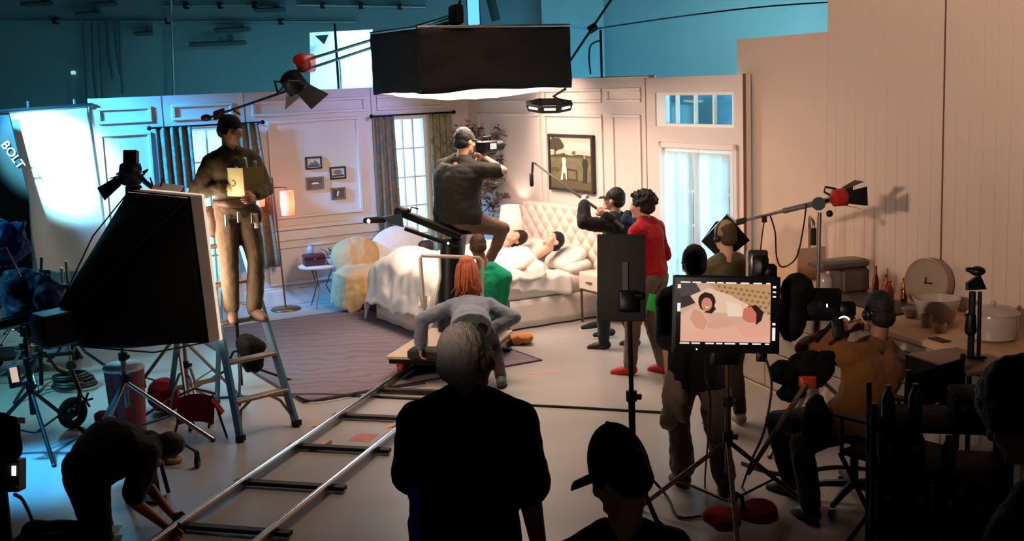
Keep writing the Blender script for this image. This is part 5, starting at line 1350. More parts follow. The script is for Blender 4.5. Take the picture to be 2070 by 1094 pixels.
part('red_knob', MB().obox(PY(1632, 772, 6.98), RV, UV, FW, .05, .035, .03, .012), M('orange_plastic', (190, 64, 30), .45), r); part('lock_knob', MB().cyl(PY(1660, 718, 7.1), PY(1678, 718, 7.1), .03), BLK, r)
part('pan_handle', MB().cyl(PY(1630, 775, 6.95), PY(1512, 958, 7.1), .016), M('pan_tan', (120, 92, 74), .5), r)

# --- floor cables
solo('floor_cable', cable([PF(360, 810) + ZD * .01, PF(520, 803) + ZD * .01, PF(640, 800) + ZD * .012, PF(790, 806) + ZD * .012, PF(1040, 820) + ZD * .01, PF(1160, 826) + ZD * .01, PF(1260, 832) + ZD * .01, PF(1370, 838) + ZD * .01], .011), BLKP, 'black cable snaking across the floor in front of the rug', 'cable')
solo('floor_cable', cable([PF(600, 806) + ZD * .025, PF(640, 816) + ZD * .025, PF(760, 795) + ZD * .025, PF(860, 780) + ZD * .025], .009), BLKP, 'black cable crossing the near corner of the rug', 'cable')
solo('floor_cable', cable([PF(1500, 940) + ZD * .012, PF(1580, 962) + ZD * .012, PF(1680, 948) + ZD * .012, PF(1760, 952) + ZD * .012], .014), BLKP, 'thick black cable on the floor between monitor stand and stool', 'cable')
solo('floor_cable', cable([PF(1270, 1010) + ZD * .3, PF(1320, 1000) + ZD * .1, PF(1350, 1010) + ZD * .012, PF(1375, 1050) + ZD * .012, PF(1450, 1040) + ZD * .012], .010), BLKP, 'black cable looping beside the capped man in the foreground', 'cable')


# ------------------------------------------------------------------ people in the scene
HAIRB = M('hair_black', (20, 16, 15), .6, 0, (90, .5), .2, 40); HAIRBR = M('hair_brown', (74, 48, 34), .6, 0, (90, .5), .2, 40); HAIRR = M('hair_auburn', (176, 88, 48), .5, 0, (120, .6), .3, 60); HAIRW = M('hair_white', (222, 214, 204), .8, 0, (140, .5), .1, 60)
KHAKI = fabric('khaki', (122, 104, 84)); OLIVE = fabric('olive_cloth', (96, 88, 62)); GREYB = fabric('grey_blazer', (116, 122, 134)); REDS = fabric('red_sweater', (168, 26, 36)); GRN = fabric('green_shirt', (18, 150, 104)); OCH = fabric('ochre_jacket', (120, 76, 36)); OLT = fabric('olive_tee', (88, 78, 60)); JEAN = fabric('dark_jeans', (40, 42, 50)); SAND = M('boot_tan', (100, 80, 66), .7, var=.1)

# person on the ladder with a cardboard box
t = .9 / LH; c = (fl_(-1, t) + fl_(1, t)) / 2
bx = PY(500, 366, 9.30)
f = Fig(c + ZD * .016 - rear * .02, (.50, -.86, 0), 1.62, chest=(0, .02, 1.40), look=(-38, 8, 4), handR=bx - RV * .17 - FW * .02 - UV * .05, handL=bx + RV * .08 - FW * .12 - UV * .13, elbR=(.9, -.5, -.6), elbL=(-.9, -.3, -.6), footR=(.09, -.03, .085), footL=(-.10, .02, .085), curl={'R': 50, 'L': 60}, hdirR=RV * .9 + UV * .15)
f.body('person in dark beanie and olive sweater standing on the ladder holding a box', SKIN_L)
f.shirt(OLT, 1.85, .018, -.12, 'sweater', folds=.014); f.pants(fabric('umber_trousers', (92, 78, 62)), 1.95, .02, .1, flare=.015); f.shoes(SAND)
f.hair_short(HAIRBR, amt=.006); f.cap(M('beanie_dark', (44, 32, 30), .9, 0, (80, .4), .1, 20), False, 0, .012, 'beanie'); f.headphones(BLKP)
wst = f.pel + ZD * .07; o = part('tool_belt', fuse(MB().lathe(wst - ZD * .04, [(.155, 0), (.175, .03), (.165, .07)], 20).ell(f.P((.20, -.02, .86)), .07, .06, .12).ell(f.P((-.17, .06, .9)), .05, .05, .08), .014, 2, .006, 14), M('belt_leather', (70, 50, 40), .5), f.o)
for q in ((.12, .13, .93), (.02, .16, .95), (-.10, .15, .93)): part('belt_tool', MB().cyl(f.P(q), f.P((q[0] + .01, q[1] + .02, q[2] - .09)), .012), CHROME, o)
part('glove_tag', MB().obox(f.P((-.13, .16, .86)), f.X, f.Zd, f.Y, .016, .06, .008, .004), M('tag_white', (230, 224, 214), .6), o)
r = thing('cardboard_box', 'pale cardboard box with tissue paper held by the person on the ladder', 'box', bx - ZD * .11); CBX = M('card_lit', (214, 206, 150), .7, var=.05); CBS = M('card_shaded', (150, 132, 76), .7, var=.1)  # lit and shaded sides of the box put into two card colours
a1 = Vector((.80, -.60, 0)); a2 = Vector((.62, .78, 0)).normalized()
hs = .10
bm1 = bx - a1 * .02; part('front_panel', MB().obox(bm1 - a2 * hs, a1, ZD, a2, .10, .11, .004), CBX, r)
part('side_panel', MB().obox(bm1 + a1 * .10, a2, ZD, a1, hs, .11, .004), CBS, r); part('back_panel', MB().obox(bm1 + a2 * hs, a1, ZD, a2, .10, .11, .004), CBS, r); part('side_panel', MB().obox(bm1 - a1 * .10, a2, ZD, a1, hs, .11, .004), CBX, r); part('bottom', MB().obox(bm1 - ZD * .108, a1, a2, ZD, .10, hs, .004), CBX, r)
part('printed_mark', MB().torus(bm1 - a2 * (hs + .005) - ZD * .01 - a1 * .02, .022, .004, a2, 12, 5, 40, 320), M('print_grey', (110, 110, 110), .7), r)
for k, (dx, dz, an) in enumerate(((-.06, .05, -.3), (0, .09, .1), (.05, .06, .5))):
    mb = MB(); mb.sheet(lambda i, j: bm1 + a1 * (dx + (i - .5) * .09 * (1 - .6 * j) + an * .08 * j) + a2 * (.03 * k - .04 + .02 * sin(i * 7)) + ZD * (.06 + (dz + .03) * j + .01 * sin(i * 9)), 8, 6, .002); part('tissue', mb, M('tissue_mint', (206, 226, 214), .8), r, 180)

# camera operator on the dolly seat
cm = PY(984, 297, 11.95)
of_ = Vector((.66, .75, 0)).normalized()
f = Fig(Vector((-.55, 12.0, 0)), of_, 1.78, pel=seat + ZD * .10, chest=PY(930, 336, 11.98), build=1.48, sw=.205, bend=-.03, shyaw=0, head=PY(941, 288, 12.0), look=(8, 4, 0), handR=PY(980, 318, 11.88), handL=PY(968, 318, 12.1), elbR=(.9, -.2, -.9), elbL=(-.6, 0, -1),
        footR=PY(982, 540, 12.05), footL=PY(925, 560, 12.35), kneeR=(.5, 1, .6), kneeL=(-.5, 1, .6), curl={'R': 70, 'L': 70})
f.body('camera operator in dark cap and black shirt seated on the dolly', SKIN_L, belly=.02)
f.shirt(M('shirt_dark_olive', (40, 38, 32), .9, 0, (24, .4), .1, 5), .75, .040, -.10, belly=.02, folds=.014); f.pants(fabric('brown_trousers', (110, 84, 70)), 1.9, .006); f.shoes(BLKP); f.hair_short(HAIRB); f.cap(fabric('cap_dark', (24, 20, 20)), True, 0)
r = thing('film_camera', 'compact black film camera raised to the operator eye', 'camera', cm - ZD * .07); cx = of_.cross(ZD)
part('body', MB().obox(cm, cx, of_, ZD, .06, .10, .06, .01), BLK, r); part('lens', MB().lathe(cm + of_ * .09, [(.045, 0), (.05, .04), (.055, .12), (.045, .12)], 16, of_), BLK, r); part('top_handle', MB().tube([cm - of_ * .06 + ZD * .06, cm - of_ * .05 + ZD * .10, cm + of_ * .05 + ZD * .10, cm + of_ * .06 + ZD * .06], .01), BLK, r)
part('side_screen', MB().obox(cm + cx * .10 - of_ * .02 + ZD * .01, of_, ZD, cx, .05, .035, .006), BLK, r); part('screen_glow', MB().obox(cm + cx * .107 - of_ * .02 + ZD * .01, of_, ZD, cx, .045, .028, .002), EM('cam_screen', (240, 200, 180), 1.2), r)

# woman with auburn hair, crouched by the dolly
wb = PF(955, 792)
f = Fig(wb, (-.12, 1, 0), 1.66, pel=PY(952, 655, 10.36), chest=PY(950, 618, 10.74), head=PY(944, 548, 10.90), look=(6, 18, 0), sw=.19, handR=PY(992, 668, 10.60), handL=PY(851, 700, 10.66), elbR=(1, -.5, .1), elbL=(-1, -.1, .2), footR=PF(1014, 783) + ZD * .08, footL=PF(935, 760) + ZD * .08, kneeR=(.1, 1, .3), kneeL=(-.1, .5, 1), curl={'R': 60, 'L': 50})
f.body('auburn-haired woman in a grey blazer bending over the dolly, back to us', SKIN_L)
f.shirt(GREYB, 1.93, .030, -.2, 'blazer', .012, folds=.012); f.pants(fabric('dark_brown_trousers', (44, 32, 30)), 1.93, .012); f.shoes(M('shoe_grey', (70, 76, 80), .6))
mb = MB(); f.hair_short(HAIRR, amt=.014); rn = random.Random(11)
for i in range(90):
    a = pi * rn.uniform(-.02, 1.02) + pi; q = rn.uniform(.75, 1.05); x, y = cos(a) * .088 * q, sin(a) * .105 * q - .015
    L = rn.uniform(.12, .26); mb.tube([f.H(x * .55, y * .55, .11), f.H(x * 1.0, y * 1.0, .055), f.H(x * 1.22, y * 1.2, -.06), f.H(x * 1.3 + rn.gauss(0, .012), y * 1.15 + rn.gauss(0, .01), -.08 - L * .55), f.H(x * 1.2 + rn.gauss(0, .03), y * 1.08, -.10 - L * .8)], [.008, .012, .012, .010, .003], 6)
part('hair_strands', mb, HAIRR, f.o, 180)

# man in green shirt sitting on the dolly
f = Fig(Vector((-.28, 11.55, 0)), (.30, .95, 0), 1.75, pel=PY(972, 640, 11.45), chest=PY(984, 553, 11.5), head=PY(966, 500, 11.55), look=(-30, 12, 0), handR=PY(1002, 620, 11.75), handL=PY(960, 610, 11.85), footR=Vector((-.10, 12.02, .10)), footL=Vector((-.34, 12.08, .33)), kneeR=(.05, 1, .8), kneeL=(-.05, 1, .8))
f.body('short-haired man in a green shirt sitting low on the dolly', SKIN_D)
f.shirt(GRN, .8, .028, -.05, folds=.012); f.pants(JEAN); f.shoes(BLKP); f.hair_short(HAIRBR, amt=.004, up=.0)

# boom operator
f = Fig(PF(1258, 704), (-.86, .50, 0), 1.62, chest=(0, .03, 1.40), look=(-4, -8, 0), handL=PY(1180, 410, 11.72), handR=PY(1224, 437, 11.62), elbL=(-.9, -.2, -.9), elbR=(1, -.4, -.7), footR=(.10, -.10, .085), footL=(-.12, .16, .085), curl={'R': 80, 'L': 80})
f.body('boom operator in black cap and black jacket holding a pole', SKIN_P)
f.shirt(fabric('jacket_black', (30, 29, 30)), 1.9, .032, -.25, 'jacket', .012, folds=.016); f.pants(JEAN, 1.95, .02); f.shoes(BLKP, M('sole_pale', (220, 214, 206), .7)); f.hair_short(HAIRB); f.cap(fabric('cap_black', (24, 22, 22)), True, 0)
mb = MB(); mb.ell(f.P((0, -.12, 1.40)), .13, .07, .11, f.X, f.Y, f.Zd); part('hood', fuse(mb, .014, 2, .02, 14), fabric('hood_navy', (34, 48, 70)), f.o)

# man in red sweater
f = Fig(PF(1322, 758), (-.80, .60, 0), 1.70, chest=(0, .05, 1.41), head=(0, .10, 1.60), look=(-8, -2, 0), belly=0, handR=(.16, .24, 1.02), handL=(-.14, .28, 1.05), elbR=(.8, -.7, -.6), elbL=(-.8, -.5, -.6), footR=(.10, -.05, .085), footL=(-.11, .20, .085))
f.body('curly-haired man in a red sweater and red shoes watching the bed', SKIN_L)
f.shirt(REDS, 1.9, .026, -.02, 'sweater', folds=.012); f.pants(fabric('taupe_trousers', (110, 98, 82)), 1.93, .02); f.shoes(M('shoe_red', (172, 28, 34), .5), M('sole_pink', (200, 110, 100), .6)); f.hair_short(HAIRB, amt=.03, up=.015, curls=90, seed=4)
solo('green_folder', MB().obox(PY(1320, 612, 10.44), (RV - UV * .2).normalized(), (UV + RV * .2).normalized(), FW, .05, .075, .006, .004), M('folder_green', (30, 190, 60), .5), 'bright green folder at the hip of the man in red', 'folder')

# person in black cap behind the monitor
f = Fig(PF(1412, 990), (-.05, 1, 0), 1.62, chest=(0, .02, 1.40), look=(0, 5, 0), handL=PY(1352, 800, 7.55), handR=(.26, .15, .9), elbL=(-1, -.3, 0), footR=(.16, -.12, .085), footL=(-.09, .10, .085), toeL=(-.3, 1, -.12))
f.body('person in black cap and black shirt standing behind the monitor', SKIN_L)
f.shirt(BLACKF, .8, .052, -.38, folds=.012); f.pants(fabric('cargo_khaki', (112, 98, 86)), 1.9, .026, flare=.02, folds=.02); f.shoes(SAND); f.hair_short(HAIRB); f.cap(BLACKF, True, 0)
part('wristwatch', MB().torus(f.wr['L'] + (f.el['L'] - f.wr['L']).normalized() * .03, .03, .008, f.wr['L'] - f.el['L'], 14, 6), BLKP, f.o)
part('hip_rag', fuse(MB().rc(f.P((-.2, -.05, .85)), .05, f.P((-.22, -.06, .55)), .06).rc(f.P((-.15, -.10, .8)), .05, f.P((-.12, -.12, .58)), .045), .014, 2, .02, 14), fabric('rag_beige', (150, 132, 112)), f.o)
f2 = f
# person in beige beanie with headphones
f = Fig(PF(1474, 862), (-.35, 1, 0), 1.60, chest=(0, .02, 1.40), look=(-6, 0, 0), footR=(.12, .02, .085))
f.body('person in beige beanie and headphones behind the monitor', SKIN_L)
f.shirt(OLIVE, 1.8, .02, -.1, 'sweater'); f.pants(fabric('dark_cargo', (60, 50, 44))); f.shoes(M('shoe_pale', (150, 136, 120), .6), M('sole_pale', (220, 214, 206), .7)); f.hair_short(HAIRBR, amt=.004); f.cap(M('beanie_beige', (150, 124, 88), .9, 0, (80, .4), .1, 20), False, 0, .02, 'beanie'); f.headphones(BLKP, .012, M('badge_silver', (220, 220, 225), .2, 1))

# seated person with headphones on a stool
sc_ = PF(1668, 985); st = Vector((2.12, 7.22, 0))
f = Fig(st, (-.52, .85, 0), 1.74, build=1.2, sw=.195, pel=st + ZD * .56, chest=PY(1768, 716, 7.25), head=PY(1774, 634, 7.28), bend=-.04, look=(12, 6, 0), handL=PY(1708, 668, 7.25), handR=PY(1700, 850, 7.5), elbL=(-.7, .1, -1), elbR=(1, -.4, -.5), footR=PF(1640, 1055) + ZD * .085, footL=PF(1600, 1000) + ZD * .085, kneeR=(-.4, 1, .6), kneeL=(-.6, 1, .6), curl={'R': 40, 'L': 70})
f.body('seated person in ochre jacket and headphones in front of the kitchen counter', SKIN_D)
f.shirt(OCH, 1.85, .034, -.12, 'jacket', .01, folds=.016, flare=.03); f.pants(BLACKF, 1.95, .018); f.shoes(BLKP); f.hair_short(HAIRB, amt=.012, low=-.05); f.headphones(BLKP, 0, M('badge_silver', (220, 220, 225), .2, 1))
r = thing('swivel_stool', 'black swivel stool on five castors under the seated person', 'stool', st)
part('seat', MB().lathe(st + ZD * .44, [(.18, 0), (.2, .02), (.19, .05), (.1, .06)], 24), NYL, r, 60); part('column', MB().cyl(st + ZD * .1, st + ZD * .44, .028), BLK, r)
for k in range(5):
    a = radians(72 * k + 160); d = Vector((cos(a), sin(a), 0)); lg = part('leg', MB().tube([st + ZD * .13, st + d * .17 + ZD * .115, st + d * .34 + ZD * .085], [.028, .024, .018]), BLK, r); part('castor', MB().cyl(st + d * .34 + ZD * .032 - d.cross(ZD) * .02, st + d * .34 + ZD * .032 + d.cross(ZD) * .02, .03), CHROME, lg)

# white-haired man in the foreground
hc = PY(946, 728, 4.3)
f = Fig(Vector((PY(940, 900, 4.3).x, 4.3, 0)), (.22, 1, 0), 1.85, build=1.04, head=hc, headk=1.03, chest=PY(945, 842, 4.27), pel=Vector((PY(940, 900, 4.3).x, 4.3, .98)), shyaw=-12, look=(24, 0, 0), sw=.172, handR=(.25, .10, .80), handL=(-.14, .30, 1.08), elbR=(.25, -1, 0), elbL=(-.45, -1, 0))
f.body('white-haired man in black shirt standing in the foreground, back turned', M('skin_ruddy', (180, 130, 108), .6, 0, (60, .1), .08, 9), voxel=.010, belly=.02)
f.shirt(fabric('tee_black', (16, 17, 22)), .78, .030, -.2, 't_shirt', .022, belly=.03, folds=.010, voxel=.012); f.pants(JEAN); f.shoes(BLKP)
f.hair_short(HAIRW, amt=.006, up=.004, low=-.035)
part('blue_light_strip', fuse(MB().rc(f.P((-.165, -.085, 1.17)), .03, f.P((-.165, -.09, .75)), .05), .012, 2, .015, 12), fabric('royal_blue', (34, 84, 225)), f.o)  # blue light on the shirt edge, modelled as a coloured strip

# capped man in the foreground
hc = PY(1252, 970, 3.7)
f = Fig(Vector((PY(1260, 1000, 3.7).x, 3.72, 0)), (-.25, 1, 0), 1.62, head=hc, chest=PY(1252, 1112, 3.70), headk=1.04, pel=Vector((PY(1255, 1000, 3.7).x, 3.7, .86)), look=(-36, 16, 0), shyaw=6)
f.body('man in a tall black cap at the bottom centre, head and shoulders', SKIN_L, voxel=.010)
f.shirt(fabric('tee_black2', (14, 14, 16)), .9, .026, -.2, 't_shirt', folds=.008); f.pants(JEAN); f.shoes(BLKP); f.hair_short(HAIRB, amt=.006); f.cap(fabric('cap_tall_black', (14, 13, 13)), True, -22, .065, low=.40)

# dark-haired person at the right edge
hc = PY(2075, 850, 3.2)
f = Fig(Vector((hc.x + .02, 3.2, 0)), (-.7, .75, 0), 1.80, head=hc, chest=hc + Vector((.05, -.03, -.27)), pel=Vector((hc.x + .05, 3.15, .95)), look=(-10, 22, 0), shyaw=0)
f.body('dark-haired person at the right edge in black, ear showing', SKIN_D, voxel=.010)
f.shirt(BLACKF, 1.9, .035, -.2, 'hoodie', folds=.01); f.pants(JEAN); f.shoes(BLKP)
mb = MB(); k = f.hk; mb.ell(f.H(0, -.02, .055), .125 * k, .135 * k, .125 * k, f.hX, f.hY, f.hZ, 20, 12, .3, 1); mb.ell(f.H(0, -.08, -.03), .11 * k, .09 * k, .14 * k, f.hX, f.hY, f.hZ)
part('hair', fuse(mb, .009, 2, .012, 22), HAIRB, f.o)
part('earring_wire', MB().torus(f.H(-.082, -.01, .02), .03, .003, f.hX, 14, 5, 0, 200), STEEL, f.o)

# crew member on hands and knees at lower left
hp_ = PY(172, 948, 7.15); ch_ = PY(292, 902, 7.35)
f = Fig(Vector((hp_.x, hp_.y, 0)), (.92, .38, 0), 1.76, pel=hp_, chest=ch_, head=PY(332, 905, 7.40), headup=(.75, 0, .5), look=(0, 60, 0), bend=-.06, build=1.3, hdirL=(.6, .6, -.5), handR=PF(336, 1085) + ZD * .07, handL=PF(350, 1062) + ZD * .07, elbR=(.1, -.3, .1), elbL=(-.1, -.3, 0), hdirR=(.6, .6, -.5), footR=(.10, -.38, .06), footL=(-.12, -.36, .06), kneeR=(.0, 1, -1.2), kneeL=(0, 1, -1.2), toeR=(0, -1, -.5), toeL=(0, -1, -.5))
f.body('crew member in black crawling on hands and knees at lower left', SKIN_D, belly=.02)
f.shirt(BLACKF, .85, .03, -.02, belly=.03, folds=.012); f.pants(BLACKF, 1.95, .022, .12); f.shoes(BLKP); f.hair_short(HAIRB, amt=.006)

# couple in the bed
f = Fig(RM(2.86, 2.35, .64), ZD, 1.78, up=-VD, pel=RM(2.86, 1.30, .64), chest=RM(2.90, .86, .71), head=RM(2.93, .54, .885), headup=(0, .55, 1), look=(-8, 8, 0), handL=RM(3.17, 1.40, .64), handR=RM(2.5, 1.2, .76), elbL=UD * 1 + ZD * .1, elbR=-UD + ZD * .3, footR=RM(2.78, 2.1, .56), footL=RM(2.96, 2.1, .56), kneeR=ZD * .01 + UD, kneeL=ZD * .01 + UD)
f.body('dark-haired bare-shouldered man lying on the bed', SKIN_P, bare=True); f.hair_short(HAIRB, amt=.012, up=.01)
f.pants(fabric('sleep_shorts', (200, 190, 184)), 1.2, .008)
f = Fig(RM(2.12, 2.2, .66), UD * .75 + ZD * .65, 1.62, up=-VD, pel=RM(2.12, 1.40, .66), chest=RM(2.2, .98, .72), head=RM(2.26, .64, .87), headup=(0, .45, 1), look=(0, 5, 0), handR=RM(2.5, 1.05, .82), handL=RM(2.55, 1.15, .74), footR=RM(2.1, 2.0, .56), footL=RM(2.2, 2.0, .56), kneeR=UD, kneeL=UD)
f.body('smiling dark-haired woman lying in bed under the duvet', SKIN_P); f.hair_short(M('hair_dark_brown', (44, 22, 18), .6, 0, (90, .5), .2, 40), amt=.026, up=.01, back=.03, low=-.06)
f.shirt(fabric('camisole_white', (232, 226, 220)), .3, .008, .1, 'camisole', folds=.004)


# ------------------------------------------------------------------ kitchen props
cz = .92
CER = M('clock_face', (206, 184, 160), .5); CERR = M('clock_rim', (150, 128, 108), .4)
kc = KP(1.47, .73, cz + .19); fa = (-KN * .92 + KE * .30 + ZD * .08).normalized()
r = thing('round_clock', 'large round cream clock with small dark hands standing on the worktop', 'clock', KP(1.47, .73, cz))
part('case', MB().lathe(kc - fa * .035, [(.18, -.03), (.188, .0), (.188, .06), (.178, .068), (.172, .06)], 40, fa), CERR, r, 50); part('face', MB().lathe(kc + fa * .018, [(.176, 0), (.176, .006)], 40, fa), CER, r)
cx, cy, cd = basis(fa)
sx_ = RV - fa * RV.dot(fa); sx_.normalize(); sy_ = (UV - fa * UV.dot(fa) - sx_ * UV.dot(sx_)).normalized()
for dx, dy, L in ((.1, 1, .045), (1, -.05, .06)):
    d = (sx_ * dx + sy_ * dy).normalized(); part('hand', MB().obox(kc + fa * .028 + d * L * .4, d, fa.cross(d), fa, L * .6, .005, .002), BLK, r)
GLB = M('milky_glass', (176, 160, 148), .15, 0, spec=.7)


def bowl(label, e, n, prof, mat, name='bowl', cat='bowl', group=None, lid=None, z=cz):
    c = KP(e, n, z); r = thing(name, label, cat, c, group); part('body', MB().lathe(c, prof, 26), mat, r, 50)
    if lid: part('lid', MB().lathe(c + ZD * lid[0], lid[1], 26), mat, r, 50); part('knob', MB().ell(c + ZD * (lid[0] + lid[1][-1][1] + .015), .018, .018, .018), mat, r)
    return r


bowl('large milky mixing bowl in front of the clock', 1.95, .44, [(.09, 0), (.12, .02), (.155, .14), (.165, .18), (.155, .18), (.11, .03)], GLB)
bowl('big lidded glass canister at the right end of the worktop', 2.55, .42, [(.12, 0), (.155, .02), (.16, .16), (.155, .18)], GLB, 'canister', 'canister', None, (.18, [(.17, 0), (.12, .035), (.03, .05)]))
bowl('small pale bowl left of the mixing bowl', 1.72, .40, [(.03, 0), (.05, .02), (.07, .07), (.062, .07), (.03, .02)], GLB)
bowl('pale ceramic cup in front of the mixing bowl', 2.05, .28, [(.03, 0), (.035, .01), (.042, .09), (.036, .09), (.03, .02)], M('ceramic_grey', (166, 142, 126), .35), 'cup', 'cup')
bowl('second small cup nearer the counter edge', 2.22, .26, [(.035, 0), (.045, .02), (.05, .06), (.044, .06), (.03, .02)], M('ceramic_grey', (166, 142, 126), .35), 'cup', 'cup')
solo('serving_board', MB().kbox(.75, 1.62, .30, .66, cz, cz + .018, .006), M('slate_dark', (62, 46, 42), .5), 'dark slate serving board lying on the worktop', 'board')
COP = M('copper', (190, 104, 66), .25, 1); AMB = M('amber_glass', (150, 66, 36), .1, 0, spec=.8)
for k, (e, n, h, q, mt, lb) in enumerate(((.98, .62, .24, .026, AMB, 'tall amber bottle left in the bottle group on the worktop'), (1.06, .66, .20, .03, COP, 'copper pepper mill in the bottle group'), (1.16, .62, .15, .033, AMB, 'short amber bottle glinting in the group'), (1.22, .70, .19, .018, COP, 'slim copper bottle beside the clock'), (1.28, .66, .12, .028, COP, 'squat copper jar nearest the clock'))):
    c = KP(e, n, cz + .018 if n < .66 else cz); r = thing('bottle', lb, 'bottle', c, 'bottles on the worktop'); part('body', MB().lathe(c, [(q * .9, 0), (q, .01), (q, h * .55), (q * .4, h * .75), (q * .35, h * .92)], 16), mt, r, 50); part('stopper', MB().lathe(c + ZD * h * .92, [(q * .42, 0), (q * .42, h * .08)], 12), COP, r)
solo('picture_ledge', MB().kbox(-.02, .0, .52, .80, cz, cz + .28), M('frame_pale', (170, 140, 118), .6), 'pale square frame leaning on the worktop behind the boom stand', 'picture frame')
r = thing('coffee_machine', 'grey coffee machine with jug behind the camera rig', 'appliance', KP(.61, .5, cz)); GP = M('appliance_grey', (96, 82, 74), .35, .3)
part('body', MB().kbox(.50, .72, .5, .75, cz, cz + .20, .02), GP, r); part('head', MB().kbox(.50, .72, .3, .75, cz + .20, cz + .27, .02), GP, r); part('tray', MB().kbox(.50, .72, .28, .5, cz, cz + .02, .006), GP, r); part('jug', MB().lathe(KP(.61, .39, cz + .02), [(.06, 0), (.07, .03), (.065, .11), (.05, .14)], 18), GLB, r)
r = thing('water_tap', 'angular bronze kitchen tap above the counter behind the boom stand', 'tap', KP(-.1, .70, cz)); part('spout', MB().tube([KP(-.1, .7, cz), KP(-.1, .7, cz + .52), KP(-.08, .69, cz + .54), KP(.10, .60, cz + .54), KP(.12, .60, cz + .52), KP(.12, .60, cz + .46)], .012), BRS, r); part('aerator', MB().cyl(KP(.12, .60, cz + .47), KP(.12, .60, cz + .32), .026), M('dark_bronze', (52, 38, 32), .3, .8), r); part('lever', MB().cyl(KP(-.1, .7, cz + .1), KP(-.02, .66, cz + .14), .008), BRS, r)
solo('utensil_mat', MB().kbox(2.35, 2.5, .06, .13, cz, cz + .01, .003), BLK, 'small dark utensil lying at the counter edge', 'utensil')

# silhouetted twin-pole device at right
q = PY(1970, 720, 6.6); r = thing('twin_pole_stand', 'black twin-pole stand with a hooked head at the right', 'stand', q)
part('pole', MB().tube([PY(1962, 722, 6.6), PY(1966, 590, 6.6)], .02), BLK, r); part('pole', MB().tube([PY(1978, 722, 6.6), PY(1981, 590, 6.6)], .012), BLK, r)
part('head', fuse(MB().ell(PY(1976, 548, 6.6), .045, .045, .028).rc(PY(1972, 548, 6.6), .022, PY(1956, 545, 6.6), .014), .006, 1), BLK, r); part('bracket', MB().poly([PY(1957, 572, 6.6), PY(1982, 555, 6.6), PY(1995, 585, 6.6), PY(1957, 587, 6.6)], .04, FW), BLK, r); part('clamp', MB().rc(PY(1963, 640, 6.6), .028, PY(1962, 668, 6.6), .034), BLK, r); part('wing_nut', MB().cyl(PY(1950, 637, 6.6), PY(1963, 637, 6.6), .007), BLK, r)
part('foot_plate', MB().obox(PY(1970, 722, 6.6), RV, FW, UV, .05, .05, .008), BLK, r)

# folding table, chair and bags at lower right
tcn = PY(1945, 752, 6.6); tcn.z = PY(1970, 722, 6.6).z - .022; r = thing('folding_table', 'dark folding table with a pale top at the right', 'table', Vector((tcn.x, tcn.y, 0))); X = KE; Y = KN
part('table_top', MB().obox(tcn, X, Y, ZD, .26, .17, .012, .004), M('table_pale', (150, 110, 92), .5), r); part('apron', MB().obox(tcn - ZD * .05 - Y * .19, X, Y, ZD, .25, .01, .06), BLK, r)
for a in (-1, 1):
    for c in (-1, 1): part('leg', MB().cyl(tcn + X * .23 * a + Y * .14 * c, Vector((tcn.x, tcn.y, 0)) + X * .24 * a + Y * .15 * c, .014), BLK, r)
ccn = PF(1850, 1190); 
def chair(label, c, fw_d, mat, seat_z=.62):
    f = vec(fw_d).normalized(); x = f.cross(ZD); r = thing('folding_chair', label, 'chair', c)
    part('seat', MB().obox(c + ZD * seat_z, x, f, ZD, .24, .21, .015, .006), NYL, r); part('backrest', MB().obox(c + ZD * (seat_z + .42) - f * .22, x, ZD, f, .25, .10, .012, .006), NYL, r)
    for g in (-1, 1):
        part('leg', MB().cyl(c + x * .25 * g + f * .22, c + x * .25 * g + f * -.2 + ZD * seat_z, .014), mat, r); part('leg', MB().cyl(c + x * .25 * g - f * .22, c + x * .25 * g + f * .2 + ZD * seat_z, .014), mat, r)
        part('back_post', MB().cyl(c + x * .25 * g - f * .2 + ZD * seat_z, c + x * .25 * g - f * .23 + ZD * (seat_z + .55), .014), mat, r); part('armrest', MB().obox(c + x * .26 * g + ZD * (seat_z + .22), x, f, ZD, .025, .22, .012, .004), BLK, r); part('arm_post', MB().cyl(c + x * .26 * g + f * .18 + ZD * seat_z, c + x * .26 * g + f * .18 + ZD * (seat_z + .22), .012), mat, r)
    return r
cp = PY(1815, 900, 6.35); chair('black tall folding chair behind the seated person at lower right', Vector((cp.x, cp.y, 0)), (-.6, .8, 0), BLK)
rb = PY(1925, 835, 6.3); r = thing('red_bag', 'dark red cloth bag hanging from the folding table', 'bag', rb - ZD * .1)
part('bag', fuse(MB().rc(rb + ZD * .05 - RV * .03, .05, rb - ZD * .08, .03).rc(rb + ZD * .05 + RV * .04, .04, rb - ZD * .05, .04), .012, 2, .02, 16), REDB, r); part('strap', MB().tube([rb + ZD * .05 - RV * .03, rb + ZD * .16, rb + ZD * .05 + RV * .04], .006), BLK, r)
gb = PY(1890, 985, 5.3); gb = Vector((gb.x, gb.y, 0)); rX = Vector((.97, -.24, 0)); rY = Vector((.24, .97, 0))
r = thing('equipment_rack', 'black equipment rack crowded with cases at lower right', 'rack', gb)
for z in (.15, .62, .90, 1.12): part('shelf', MB().obox(gb + ZD * z, rX, rY, ZD, .30, .20, .012, .004), NYL, r)
for i in (-1, 1):
    for j in (-1, 1): part('post', MB().cyl(gb + rX * .29 * i + rY * .19 * j, gb + rX * .29 * i + rY * .19 * j + ZD * 1.24, .013), BLK, r)
part('side_net', MB().obox(gb + ZD * .9 + rX * .305, rY, ZD, rX, .19, .28, .004), NYL, r)
